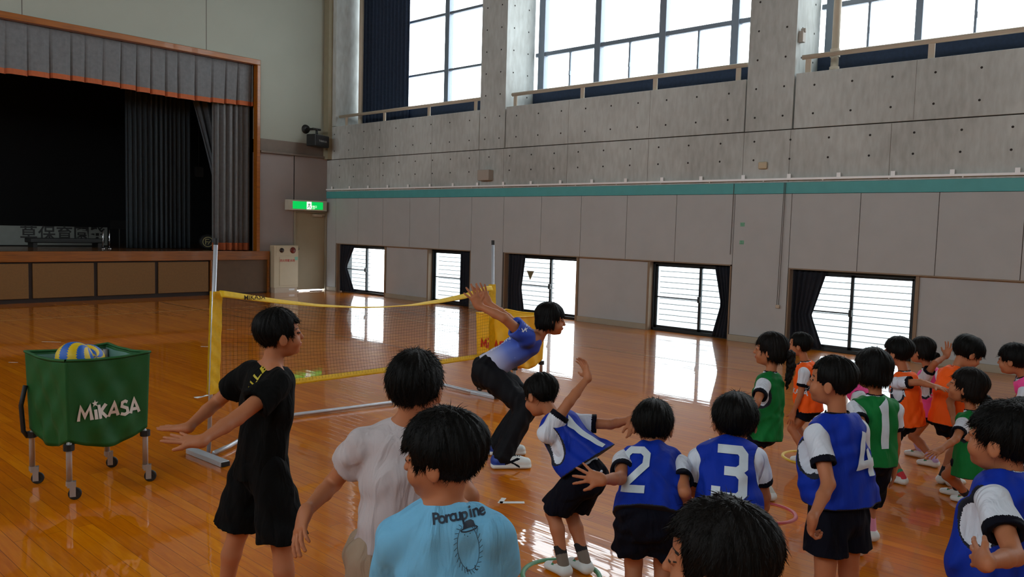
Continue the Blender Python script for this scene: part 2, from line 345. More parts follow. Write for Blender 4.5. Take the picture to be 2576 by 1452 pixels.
# ▼ rescue-access triangle stuck on the third window
p = onX(1335, 693, RX+.165); o = MB().add([(RX+.155, p[1]+.1, p[2]+.09), (RX+.155, p[1]-.1, p[2]+.09), (RX+.155, p[1], p[2]-.1)], [(0, 1, 2)]).add([(RX+.150, p[1]+.08, p[2]+.08), (RX+.150, p[1]-.08, p[2]+.08), (RX+.150, p[1], p[2]-.08)], [(0, 1, 2)])
s = o; s.m = [0, 1]; s.build('triangle_sticker', [M_white, mat('gold_back', srgb(120, 112, 80), .5)], w3)
# black curtains drawn aside at the low windows
def gathered(name, label, X, y0, y1, z0, z1, m, pinch=None, folds=7, amp=.03, parent=None, grp=None, tail=0.):
    """curtain hanging between y0..y1; pinch=(z, y0', y1') narrows it there"""
    def fn(u, v):
        z = z0+(z1-z0)*v; a, b = y0, y1
        if pinch:
            pz, pa, pb = pinch; k = (1-abs(z-pz)/(pz-z0 if z < pz else z1-pz)); k = max(0, k)**1.0; a = a+(pa-a)*k; b = b+(pb-b)*k
        y = a+(b-a)*u
        return (X+amp*math.sin(u*folds*2*math.pi+.6*math.sin(3*v))+.01*math.sin(u*folds*5.1), y, z)
    mb = MB().grid(fn, folds*10, 14); o = mb.build(name, m, parent, smooth=True)
    md = o.modifiers.new('s', 'SOLIDIFY'); md.thickness = .004
    if label: tag(o, label, 'curtain', grp)
    return o
G = 'black curtains bunched beside the low windows'
gathered('curtain', 'black curtain bunched at the far edge of the low window next to the corner door', RX+.105, 15.95, 16.53, .02, 1.165, M_blackcloth, (.62, 16.3, 16.53), 5, .022, grp=G)
gathered('curtain', 'black curtain hanging at the near side of the second low window, behind the net pole', RX+.105, 11.86, 12.22, .02, 1.165, M_blackcloth, None, 5, .022, grp=G)
gathered('curtain', 'black curtain at the far side of the low window carrying a triangle sticker', RX+.105, 10.4, 10.83, .02, 1.165, M_blackcloth, (.5, 10.5, 10.83), 5, .022, grp=G)
gathered('curtain', 'black curtain pinched at the near side of the fourth low window, flaring at the floor', RX+.105, 6.0, 6.32, .02, 1.165, M_blackcloth, (.55, 6.0, 6.18), 5, .022, grp=G)
gathered('curtain', 'black curtain swept to the far side of the largest low window behind the children', RX+.105, 4.52, 5.02, .02, 1.165, M_blackcloth, (.5, 4.72, 5.02), 6, .022, grp=G)
# --- high windows behind the catwalk
XW = 12.32
def high_window(y0, y1, muls, trans, subs, n):
    mb = MB(); 
    for y, w in muls: mb.box((XW, y-w/2, 4.05), (XW+.14, y+w/2, 7.95))
    for z, w in trans: mb.box((XW+.02, y0, z-w/2), (XW+.1, y1, z+w/2))
    zt = trans[0][0]
    for y in subs: mb.box((XW+.03, y-.018, 4.4), (XW+.08, y+.018, zt)); 
    mb.box((XW, y0, 7.85), (XW+.14, y1, 7.95))
    o = struct('window_%d' % n, mb, M_mull, bevel=.01)
    for y in subs: MB().box((XW+.005, y-.03, 4.68), (XW+.035, y+.0, 4.76)).build('handle', M_mull, o)
    MB().box((XW+.06, y0, 4.35), (XW+.066, y1, 7.9)).build('pane', M_clear, o)
    MB().box((XW-.02, y0, 3.2), (XW+.16, y1, 4.42)).build('sill_panel', M_navycloth_shade, o)  # backlit shade below the glass is put into this dark navy colour
    return o
high_window(11.65, 16.62, [(13.6, .14), (11.72, .08)], [(5.18, .05), (6.43, .06), (7.3, .05)], (), 7)
high_window(5.86, 10.95, [(10.78, .16), (9.38, .14), (7.95, .14), (6.55, .14)], [(5.17, .08), (6.9, .08)], (10.06, 8.66, 7.24), 8)
high_window(.25, 5.12, [(4.98, .12), (3.71, .1), (2.2, .14), (.8, .14)], [(5.17, .08), (6.9, .08)], (4.41, 3.0, 1.5), 9)
high_window(-5.6, -.6, [(-.8, .14), (-2.2, .14), (-3.6, .14)], [(5.17, .08), (6.9, .08)], (), 10)
def wavy(u, v, y0, y1, z0, z1, X, f, a): return (X+a*math.sin(u*f*2*math.pi), y0+(y1-y0)*u, z0+(z1-z0)*v)
o = MB().grid(lambda u, v: wavy(u, v, 14.76, 16.55, 3.25, 7.9, 12.2, 13, .035), 150, 4).build('curtain', M_navycloth_shade, None, smooth=True); tag(o, 'tall dark navy curtain covering the high window beside the corner', 'curtain')
o.modifiers.new('s', 'SOLIDIFY').thickness = .006
# guard rails on the parapets
def rail(y0, y1, posts, label):
    m = [(y0+y1)/2]; t = thing('guard_rail', (RX+.07, (y0+y1)/2, 4.035), label, 'railing', 'beige pipe rails along the parapets')
    MB().tube([(RX+.07, y0, 4.27), (RX+.07, y1, 4.27)], .036, 12).build('handrail', M_beige, t, smooth=True)
    for y in posts: MB().box((RX+.06, y-.04, 4.035), (RX+.08, y+.04, 4.25)).build('post', M_beige, t)
rail(11.68, 16.58, (16.3, 14.83, 13.29, 11.85), 'beige pipe guard rail in front of the high window nearest the stage')
rail(5.9, 10.83, (10.75, 9.1, 7.56, 6.05), 'beige pipe guard rail below the wide middle high window, between the two columns')
rail(.3, 5.04, (4.95, 3.3, 1.8, .5), 'beige pipe guard rail on the parapet nearest the camera, upper right')
# downpipes
def pipe(x, y, label, coll):
    t = thing('downpipe', (x, y, 4.2), label, 'pipe', 'beige downpipes in front of the high windows')
    MB().tube([(x, y, 3.2), (x, y, TOP)], .055, 14).build('pipe', M_beige, t, smooth=True)
    if coll:
        for za, zb_ in ((4.3, 4.42), (4.12, 4.16)): MB().tube([(x, y, za), (x, y, zb_)], .07, 14).build('collar', M_beige, t)

pipe(11.9, 16.2, 'beige vertical pipe in front of the navy curtain near the corner', False)
pipe(11.95, 4.72, 'beige vertical pipe with a thick collar beside the right hand column', True)
# white net rail above the teal band
t = thing('wall_rail', (RX-.05, 8, 2.49), 'long thin white curtain rail running along the wall above the teal band', 'rail')
M_bw = mat('bright_white_paint', (.93, .94, .95), .3); MB().box((RX-.06, BY, 2.485), (RX-.03, SY-.05, 2.515)).build('track', M_bw, t)
for i in range(21):
    y = 16.72-.726*i
    if y < .5: break
    MB().box((RX-.05, y-.02, 2.508), (RX-.0, y+.02, 2.515)).box((RX-.05, y-.028, 2.508), (RX-.044, y+.028, 2.575)).build('bracket', M_bw, t)
for i in range(17): MB().box((RX-.05, 16.3-.9*i-.008, 2.468), (RX-.04, 16.3-.9*i+.008, 2.486)).build('runner', M_white, t)
# small boxes, stickers, cords on the wall
tag(MB().box((RX-.14, 11.23, 2.61), (RX, 11.55, 2.82)).build('junction_box', mat('grey_box', srgb(170, 162, 152), .6), None, bevel=.01), 'grey rectangular box on the concrete band below the left column', 'box')
tag(MB().box((RX-.05, 5.46, 2.66), (RX, 5.6, 2.77)).build('junction_box', mat('cream_box', srgb(196, 182, 154), .6), None, bevel=.02), 'small cream square box on the concrete band below the right column', 'box')
p = onY(2014, 100, 5.12); tag(MB().box((11.56, 5.05, 4.5), (11.66, 5.12, 4.66)).box((11.59, 5.03, 4.64), (11.63, 5.1, 4.7)).build('sensor', mat('grey_box', (1, 1, 1)), None, bevel=.008), 'small grey sensor box on the side of the right column', 'sensor')
for (x, y), l in (((1868, 565), 'upper'), ((1866, 610), 'lower')):
    p = onX(x, y, RX); tag(MB().box((RX-.004, p[1]-.035, p[2]-.03), (RX, p[1]+.035, p[2]+.03)).build('wall_sticker', mat('green_sticker', srgb(110, 170, 140), .6, .3, 60), None), 'small faded green sticker on the wall panel, %s of the two' % l, 'sticker')
t = thing('pull_cord', (RX-.03, 5.25, 1.4), 'grey double pull cord with a small weight hanging on the right wall', 'cord')
MB().tube([(RX-.03, 5.155, 2.45), (RX-.03, 5.165, .62)], .004, 5).tube([(RX-.03, 5.175, 2.45), (RX-.03, 5.195, .62)], .004, 5).build('cord', mat('cord_grey', srgb(90, 84, 78), .8), t)
MB().box((RX-.045, 5.15, .58), (RX-.015, 5.21, .63)).build('weight', M_beige, t, bevel=.005)
o = MB().tube([(RX-.02, 5.99, 2.45), (RX-.02, 6.0, 1.35)], .005, 5).build('pull_cord', mat('cord_grey', (1, 1, 1)), None); tag(o, 'thin single grey cord on the joint above the fourth low window', 'cord')
# court markings, thin tape lines
mb = MB()
def fline(p, q, w, m): 
    p = np.array(p+(0,), float); q = np.array(q+(0,), float); d = (q-p)/np.linalg.norm(q-p); n = np.array([-d[1], d[0], 0])*w/2; z = np.array([0, 0, .0015])
    return m.add([p+n+z, p-n+z, q-n+z, q+n+z], [(0, 1, 2, 3)])
fline((LX, 14.3), (9.1, 14.3), .02, mb); fline((9.1, 14.3), (9.1, BY), .02, mb); fline((-2, 14.3), (-2, BY), .02, mb)
struct('floor_marking', mb, mat('faded_white_line', srgb(190, 160, 110), .4, .2, 30), parent=None)
mb = MB(); fline((6.93, 16), (6.93, 8.2), .02, mb); fline((8.4, 15.5), (8.4, 12.6), .02, mb); fline((9.9, 11.3), (9.9, 8.2), .02, mb)
struct('floor_marking_dark', mb, mat('dark_line', srgb(70, 44, 24), .4, .2, 30))
# --- stage wall
FX = lambda x, y: onY(x, y, SY)
fr = FX(652, 152); ZT = fr[2]; XR = fr[0]; XI = FX(643, 300)[0]; ZI = ZT-.12; SZ = FX(400, 632)[2]; XL = 2*3.65-XR; XLI = 2*3.65-XI
DX0, DX1, DZ = FX(742, 640)[0], 11.46, FX(742, 534)[2]
ZS0, ZS1 = FX(700, 386)[2], FX(700, 353)[2]
mb = MB(); mb.box((XI+.1, SY, ZS1), (RX+.4, SY+.3, TOP)); mb.box((LX, SY, 0), (XLI-.1, SY+.3, TOP)); mb.box((XLI-.1, SY, ZI+.05), (XI+.1, SY+.3, TOP))
struct('wall_far', mb, M_wallup)
mb = MB(); mb.box((XI+.1, SY, 0), (DX0-.03, SY+.3, ZS0)); mb.box((DX0-.05, SY, DZ+.03), (RX+.3, SY+.3, ZS0)); struct('wall_far_lower', mb, M_walllow)
mb = MB()
for x in (FX(519, 60)[0], FX(55, 10)[0], 1.4, -2.1): mb.box((x-.006, SY-.002, ZI), (x+.006, SY+.01, TOP))
struct('wall_joints', mb, M_joint)
mb = MB(); mb.box((XR+.02, SY-.01, ZS0), (RX, SY+.1, ZS1)); mb.box((XR+.02, SY-.07, ZS0-.02), (RX, SY, ZS0+.03)); struct('trim_4', mb, mat('brown_beam', srgb(116, 104, 94), .7, .05), bevel=.008)
mb = MB(); mb.box((RX-.12, SY-.2, 3.24), (RX+.02, SY, TOP)); struct('trim_5', mb, mat('corner_post', srgb(150, 142, 118), .7, .04))
# door
mb = MB(); mb.box((DX0-.04, SY-.03, 0), (DX0, SY+.1, DZ+.04)); mb.box((DX1, SY-.03, 0), (DX1+.035, SY+.1, DZ+.04)); mb.box((DX0, SY-.03, DZ), (DX1, SY+.1, DZ+.04))
d = struct('door_1', mb, mat('door_frame_paint', srgb(150, 142, 122), .5, .03), bevel=.004)
MB().box((DX0+.003, SY+.02, .035), (DX1-.003, SY+.06, DZ-.003)).build('door_leaf', mat('door_paint', srgb(158, 146, 120), .55, .03, 3), d, bevel=.003)
kp = FX(748, 626); MB().lathe([(.001, -.07), (.025, -.065), (.03, -.05), (.014, -.035), (.014, 0), (.03, 0), (.03, .01)], (kp[0], SY+.015, kp[2]), (0, 1, 0), 16).build('door_knob', mat('steel', srgb(170, 170, 165), .3, metal=1.), d, smooth=True)
MB().box((DX1-.35, SY-.045, DZ-.09), (DX1-.12, SY+.02, DZ-.035)).box((DX1-.4, SY-.06, DZ-.05), (DX1-.05, SY-.045, DZ-.035)).build('door_closer', M_beige, d)
MB().box((DX0+.2, SY+.12, 0), (DX0+.5, SY+.14, .03)).build('door_gap_light', mat('daylight_outside', (.9, .95, 1), .5, emit=1.6), d)
# stage: apron, fascia, opening frame, floor
ZF0 = FX(300, 657)[2]; XE = FX(529, 700)[0]; XBR = FX(675, 690)[0]
mb = MB(); mb.box((LX, SY-.06, ZF0), (XBR, SY+.02, SZ)); mb.box((XE-.02, SY-.06, 0), (XE+.015, SY+.02, ZF0)); mb.box((XBR-.05, SY-.06, 0), (XBR, SY+.2, ZF0)); struct('stage_fascia', mb, M_fascia, bevel=.008)
mb = MB(); mb.box((XE, SY-.02, .03), (XBR-.04, SY+.1, ZF0)); struct('stage_side_panel', mb, mat('brown_board', srgb(88, 64, 40), .6, .1))
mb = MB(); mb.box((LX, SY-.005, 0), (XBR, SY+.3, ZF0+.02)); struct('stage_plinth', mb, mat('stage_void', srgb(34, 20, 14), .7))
bd = [FX(x, 700)[0] for x in (-95, 76, 240, 393, 527)]; bd = [bd[0]-1.2*k for k in (4, 3, 2, 1)]+bd
for a, b in zip(bd[:-1], bd[1:]):
    o = MB().box((max(a, LX)+.035, SY-.03, .085), (b-.035, SY, ZF0-.03)).build('storage_panel', mat('tan_board', srgb(118, 82, 36), .6, .08, 30), None, bevel=.006)
    o['kind'] = 'structure'
struct('stage_floor', MB().box((LX, SY-.05, SZ-.05), (XBR, SY+7, SZ)).box((XBR, SY+.3, SZ-.05), (12.5, SY+7, SZ)).box((LX-1.2, SY+.3, SZ-.05), (LX, SY+7, SZ)), M_stagefl)
mb = MB(); mb.box((XI, SY-.07, SZ), (XR, SY+.1, ZI)); mb.box((XL, SY-.07, SZ), (XLI, SY+.1, ZI)); mb.box((XL, SY-.07, ZI), (XR, SY+.1, ZT)); struct('trim_6', mb, M_gold, bevel=.01)
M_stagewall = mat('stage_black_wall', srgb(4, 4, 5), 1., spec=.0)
mb = MB(); mb.box((LX-1, SY+6.8, 0), (12.5, SY+7, 7)); mb.box((12.3, SY+.3, 0), (12.5, SY+7, 7)); mb.box((LX-1.2, SY+.3, 0), (LX-1, SY+7, 7)); mb.box((LX-1, SY+.3, 6.8), (12.5, SY+7, 7)); mb.box((RX+.05, SY+.3, 0), (12.5, SY+.5, 7)); mb.box((LX-1.2, SY+.3, 0), (LX-.05, SY+.5, 7)); mb.box((LX-1, SY+.2, TOP-.3), (12.5, SY+.5, TOP)); struct('wall_stage', mb, M_stagewall)  # unseen end walls beside the opening added to block outside light
# valance, drapes
M_vel = mat('grey_velvet', srgb(108, 110, 112), .85, .12, 14, .3, 200, sheen=.2); M_hem = mat('orange_hem', srgb(178, 92, 50), .8, .08, 14); M_veldl = mat('mid_grey_velvet', srgb(84, 90, 96), .9, .12, 14, .3); M_veld = mat('dark_grey_velvet', srgb(58, 66, 72), .9, .12, 14, .3)
random.seed(4)
def pleated(x0, x1, ztop, zbot, y, w, depth, name, parent, m, hem, sag=.0):
    xs = []; x = x0
    while x < x1: xs.append(x); x += w*random.uniform(.75, 1.25)
    xs.append(x1); cols = []
    for a, b in zip(xs[:-1], xs[1:]):
        dd = depth*random.uniform(.6, 1.3)
        for t, q in ((0, 1.), (.05, .55), (.12, .12), (.3, 0), (.5, .05), (.7, .02), (.86, .25), (.95, .8)): cols.append((a+(b-a)*t, dd*q, random.uniform(-1, 1)*.006, a))
    cols.append((x1, 0, 0, x1)); nz = 10
    def pt(i, k, z0, z1): 
        x, q, j, a = cols[i]; v = k/nz; z = z0+(z1-z0)*v; return (x+j*v, y+q*(.35+.65*v)+.02*math.sin(a*2.3+v*2)*v, z-(.02*math.sin(a*4)*v))
    n = len(cols)
    for nm, z0, z1, mm in ((name, ztop, zbot+hem, m), ('hem', zbot+hem, zbot, M_hem)):
        vs = []
        for k in range(nz+1):
            for i in range(n):
                x, q, j, a = cols[i]; v = (ztop-(z0+(z1-z0)*k/nz))/(ztop-zbot); z = z0+(z1-z0)*k/nz
                vs.append((x+j*v, y+q*(.35+.65*v)+.03*math.sin(a*2.3)*v, z-(.03*math.sin(a*1.7+1))*v))
        fs = [(k*n+i, k*n+i+1, (k+1)*n+i+1, (k+1)*n+i) for k in range(nz) for i in range(n-1)]
        o = MB().add(vs, fs).build(nm, mm, parent, smooth=False); o.modifiers.new('s', 'SOLIDIFY').thickness = .005
ZV = FX(635, 268)[2]
t = thing('valance', (3.6, SY+.2, ZI), 'grey pleated velvet valance with an orange hem across the top of the stage opening', 'curtain')
pleated(XLI, XI, ZI, ZV, SY+.12, .32, .07, 'pleats', t, M_vel, .1)
t = thing('stage_curtain', (XI-.4, SY+.3, SZ), 'grey gathered stage curtain with orange hem standing against the right side of the opening', 'curtain')
XD = FX(551, 400)[0]
def hang(x0, x1, z0, z1, y, folds, amp, nm, mm, parent, ph=0., top=None):
    def fn(u, v):
        a, b = x0, x1
        if top: a = x0+(top[0]-x0)*v**1.15; b = x1+(top[1]-x1)*v**1.15
        s_ = math.sin(u*folds*2*math.pi+ph+.5*math.sin(u*9)); return (a+(b-a)*u+.02*math.cos(u*folds*4*math.pi), y+amp*s_, z0+(z1-z0)*v)
    o = MB().grid(fn, folds*12, 12).build(nm, mm, parent, smooth=True); o.modifiers.new('s', 'SOLIDIFY').thickness = .005; return o
hang(XD, XI, SZ+.18, ZI-.2, SY+.30, 6, .055, 'cloth', M_vel, t); hang(XD, XI, SZ+.01, SZ+.18, SY+.30, 6, .055, 'hem', M_hem, t)
t = thing('stage_curtain', (XLI+.4, SY+.3, SZ), 'grey gathered stage curtain against the far left side of the opening', 'curtain')
hang(XLI, XLI+.9, SZ+.18, ZI-.2, SY+.3, 6, .06, 'cloth', M_vel, t); hang(XLI, XLI+.9, SZ+.01, SZ+.18, SY+.3, 6, .06, 'hem', M_hem, t)
p0 = onY(318, 400, SY+1.6)[0]; p1 = onY(478, 400, SY+1.6)[0]
tag(hang(p0, p1, SZ+.01, 6, SY+1.6, 13, .07, 'wing_curtain', M_veld, None), 'dark grey wing curtain hanging in long narrow folds inside the stage', 'curtain')
a0 = onY(478, 270, SY+.75)[0]; a1 = onY(560, 270, SY+.75)[0]; b0 = onY(548, 490, SY+.75)[0]
tag(hang(b0, b0+.3, onY(548, 500, SY+.75)[2], 4.7, SY+.75, 6, .05, 'tied_curtain', M_veldl, None, top=(a0-.05, a1+.5)), 'dark curtain swept diagonally and tied back behind the right stage curtain', 'curtain')
o = MB().box((p0-8, SY+4.9, SZ), (p1+3, SY+4.93, 6.5)).build('backdrop_curtain', mat('black_backdrop', srgb(10, 10, 12), .95), None); tag(o, 'black curtain closing off the back of the stage', 'curtain')
# banner lying against the back
YB = SY+3; s0 = onY(-60, 566, YB); s1 = onY(270, 578, YB); zb = SZ+.02; zt = s0[2]
t = thing('banner', ((s0[0]+s1[0])/2, YB, zb), 'long grey paper banner with large black Japanese characters propped at the back of the stage', 'banner')
MB().box((s0[0]-.6, YB, zb), (s1[0], YB+.01, zt)).build('sheet', mat('banner_paper', srgb(120, 124, 120), .8, .05), t)
for ch, px_ in (('若', -40), ('草', 72), ('保', 118), ('育', 162), ('園', 205), ('発', 245)):
    g_ = text_geom(ch, .36, .006); c = onY(px_, 585, YB); flat_decal('character', g_, (c[0], YB-.004, (zb+zt)/2+.03), (1, 0, 0), (0, 0, 1), M_dark, t, 1.)
# dim clutter at the back of the stage
c = onY(165, 610, SY+2.2); t = thing('bench', (c[0], SY+2.2, SZ), 'low black bench standing on the stage in front of the banner', 'bench')
MB().box((c[0]-.75, SY+2.0, SZ+.1), (c[0]+.75, SY+2.4, SZ+.2)).build('seat', M_dark, t, bevel=.02)
for sx in (-.65, .65): MB().box((c[0]+sx-.04, SY+2.02, SZ), (c[0]+sx+.04, SY+2.38, SZ+.1)).build('leg', M_dark, t)
M_chr = mat('chrome', srgb(200, 200, 205), .15, metal=1.)
for px_, l in ((259, 'left'), (275, 'right')):
    c = onY(px_, 600, SY+1.2); t = thing('chrome_stand', (c[0], SY+1.2, SZ), 'thin chrome stand near the wing curtain on stage, %s one of the pair' % l, 'stand', 'chrome stands on the stage')
    MB().lathe([(.001, .0), (.045, .0), (.045, .015), (.02, .03)], (c[0], SY+1.2, SZ)).build('base', M_chr, t, smooth=True)
    MB().tube([(c[0], SY+1.2, SZ+.02), (c[0], SY+1.2, SZ+.42)], .013, 10).build('pole', M_chr, t, smooth=True)
c = onY(300, 585, SY+2.6); t = thing('music_stand', (c[0], SY+2.6, SZ), 'dark folded music stand among the clutter beside the wing curtain', 'stand')
MB().tube([(c[0], SY+2.6, SZ), (c[0], SY+2.6, SZ+.5)], .015).build('pole', M_dark, t); MB().box((c[0]-.2, SY+2.55, SZ+.42), (c[0]+.2, SY+2.6, SZ+.62)).build('desk', M_dark, t)
c = onY(521, 612, SY+1.0); t = thing('drum', (c[0], SY+1.0, SZ), 'dark round drum with a pale crest, lying on stage beside the right curtain', 'drum')
MB().lathe([(.001, -.14), (.15, -.14), (.17, -.12), (.18, 0), (.17, .12), (.15, .14), (.001, .14)], (c[0], SY+1.0, SZ+.18), (.35, 1, 0)).build('shell', M_dark, t, smooth=False)
n_ = np.array([-.35, -1, 0])/math.hypot(.35, 1); r_ = np.array([1, -.35, 0])/math.hypot(.35, 1)
flat_decal('crest', stroke_geom([circle_line(0, 0, .11, .11), [(-.05, -.06), (-.05, .06), (.03, .06)], [(-.05, 0), (.02, 0)], [(.0, -.06), (.06, .03)]], .016), np.array([c[0], SY+1.0, SZ+.18])+n_*.146, r_, (0, 0, 1), mat('pale_crest', srgb(170, 160, 110), .6), t)
c = onY(500, 433, SY+2.4); tag(MB().box((c[0]-.1, SY+2.35, c[2]-.12), (c[0]+.1, SY+2.45, c[2]+.12)).build('stage_wall_box', mat('dim_box', srgb(60, 60, 60)), None, bevel=.01), 'small grey box in the dark wing behind the tied curtain', 'box')
MB_ = MB().tube([(c[0], SY+2.4, c[2]), (c[0], SY+2.4, 6.6)], .01); MB_.build('cable', M_dark, bpy.data.objects['stage_wall_box'])
# exit sign
e0 = FX(716, 528); e1 = FX(820, 507); t = thing('exit_sign', ((e0[0]+e1[0])/2, SY, (e0[2]+e1[2])/2), 'lit green emergency exit sign with a running figure above the corner door', 'sign')
ez0, ez1 = e0[2], e1[2]+.0; ex0 = e0[0]; ex1 = 11.4
MB().box((ex0, SY-.16, ez0), (ex1, SY, ez1)).build('housing', mat('sign_housing', srgb(200, 196, 180), .5), t, bevel=.008)
MB().box((ex0+.12, SY-.168, ez0+.035), (ex1-.12, SY-.16, ez1-.035)).build('green_panel', mat('green_light', srgb(0, 165, 70), .4, emit=1.1), t)
cx = ex0+.12+(ex1-ex0-.24)*.53; hz = (ez0+ez1)/2
MB().box((cx-.065, SY-.172, ez0+.035), (cx+.065, SY-.168, ez1-.035)).build('white_panel', mat('white_light', (.85, 1, .85), .4, emit=1.0), t)
M_gr = mat('sign_green_ink', srgb(0, 90, 40), .6)
flat_decal('running_figure', stroke_geom([[(0, .05), (-.01, .0), (.03, -.03), (.02, -.08)], [(-.01, .0), (-.03, -.04), (-.055, -.06)], [(-.04, .02), (0, .04), (.04, .01)], [(-.005, .07), (.005, .07)]], .016), (cx, SY-.175, hz), (1, 0, 0), (0, 0, 1), M_gr, t, (ez1-ez0)/.26)
flat_decal('lettering', text_geom('非常口', .06), (cx+.13, SY-.17, hz-.03), (1, 0, 0), (0, 0, 1), mat('white_light', (1, 1, 1)), t)
flat_decal('lettering', text_geom('EXIT', .035), (cx+.13, SY-.17, hz-.075), (1, 0, 0), (0, 0, 1), mat('white_light', (1, 1, 1)), t)
# hydrant cabinet
a = FX(678, 728); b = FX(740, 617); t = thing('hydrant_cabinet', ((a[0]+b[0])/2, SY-.1, 0), 'cream fire hydrant cabinet with a red lamp between the stage and the corner door', 'cabinet')
M_cab = mat('cabinet_cream', srgb(196, 184, 156), .5, .02); hx0, hx1 = a[0], b[0]-.01
MB().box((hx0, SY-.2, .12), (hx1, SY, b[2])).build('body', M_cab, t, bevel=.006); MB().box((hx0+.02, SY-.19, 0), (hx1-.02, SY, .12)).build('plinth', M_beige, t)
MB().box((hx0+.14, SY-.208, .17), (hx1-.02, SY-.2, b[2]-.27)).build('door', M_cab, t, bevel=.004)
MB().box((hx0+.05, SY-.206, b[2]-.24), (hx1-.03, SY-.2, b[2]-.03)).build('control_plate', M_cab, t, bevel=.003)
for px_, r_, cc in ((697, .055, (40, 22, 20)), (725, .075, (110, 40, 34))):
    q = FX(px_, 629); MB().lathe([(.001, -.035), (r_*.7, -.03), (r_, -.012), (r_, 0)], (q[0], SY-.206, q[2]), (0, 1, 0), 20).build('red_lamp' if r_ > .06 else 'bell', mat('hyd%d' % cc[0], srgb(*cc), .35), t, smooth=True)
q = FX(711, 655); flat_decal('lettering', text_geom('消火用散水栓', .07, .001), (q[0], SY-.211, q[2]), (1, 0, 0), (0, 0, 1), mat('red_ink', srgb(190, 70, 60), .6), t)
MB().box((hx1-.1, SY-.212, b[2]-.35), (hx1-.02, SY-.209, b[2]-.27)).build('green_sticker', mat('mint', srgb(130, 190, 170), .6), t)
MB().box((hx0+.4, SY-.196, .05), (hx0+.55, SY-.19, .09)).build('vent_label', M_white, t)
# wall speaker
q = FX(781, 356); t = thing('wall_speaker', (q[0], SY-.2, q[2]), 'black loudspeaker on a bracket high on the wall above the corner door', 'speaker')
ax = (np.array([.96, .28, -.02]), np.array([-.28, .96, 0]), np.array([0, .0, 1.])); oo = (q[0], SY-.33, q[2]-.02)
MB().box((-.25, -.13, -.13), (.25, .15, .15), ax, oo).build('cabinet', M_dark, t, bevel=.015)
MB().box((-.23, -.14, -.11), (.23, -.13, .13), ax, oo).build('grille', mat('grille', srgb(30, 30, 32), .8, .3, 200), t)
flat_decal('lettering', text_geom('YAMAHA', .07, .001), np.array(oo)-ax[1]*.146, ax[0], ax[2], mat('pale_letter', srgb(150, 150, 150), .5), t)
MB().lathe([(.001, -.04), (.1, -.035), (.11, 0)], (q[0]-.14, SY, q[2]+.28), (0, 1, 0)).tube([(q[0]-.14, SY, q[2]+.28), (q[0]-.1, SY-.3, q[2]+.27)], .03).tube([(q[0]-.02, SY-.3, q[2]+.1), (q[0]-.02, SY-.3, q[2]+.28)], .03).tube([(q[0]-.14, SY-.3, q[2]+.27), (q[0]+.08, SY-.3, q[2]+.27)], .028).build('bracket', M_dark, t, smooth=True)

for k, (y0, y1) in enumerate(((11.7, 16.9), (6., 10.9), (.3, 5.1), (-5.4, -.6))):
    mb = MB()
    for y in (y0+.05, (y0+y1)/2, y1-.05): mb.box((LX-.35, y-.05, 4.45), (LX-.25, y+.05, 6.6))
    mb.box((LX-.33, y0, 5.3), (LX-.27, y1, 5.36)); o = struct('window_%d' % (11+k), mb, M_mull); MB().box((LX-.31, y0, 4.45), (LX-.305, y1, 6.6)).build('pane', M_clear, o)
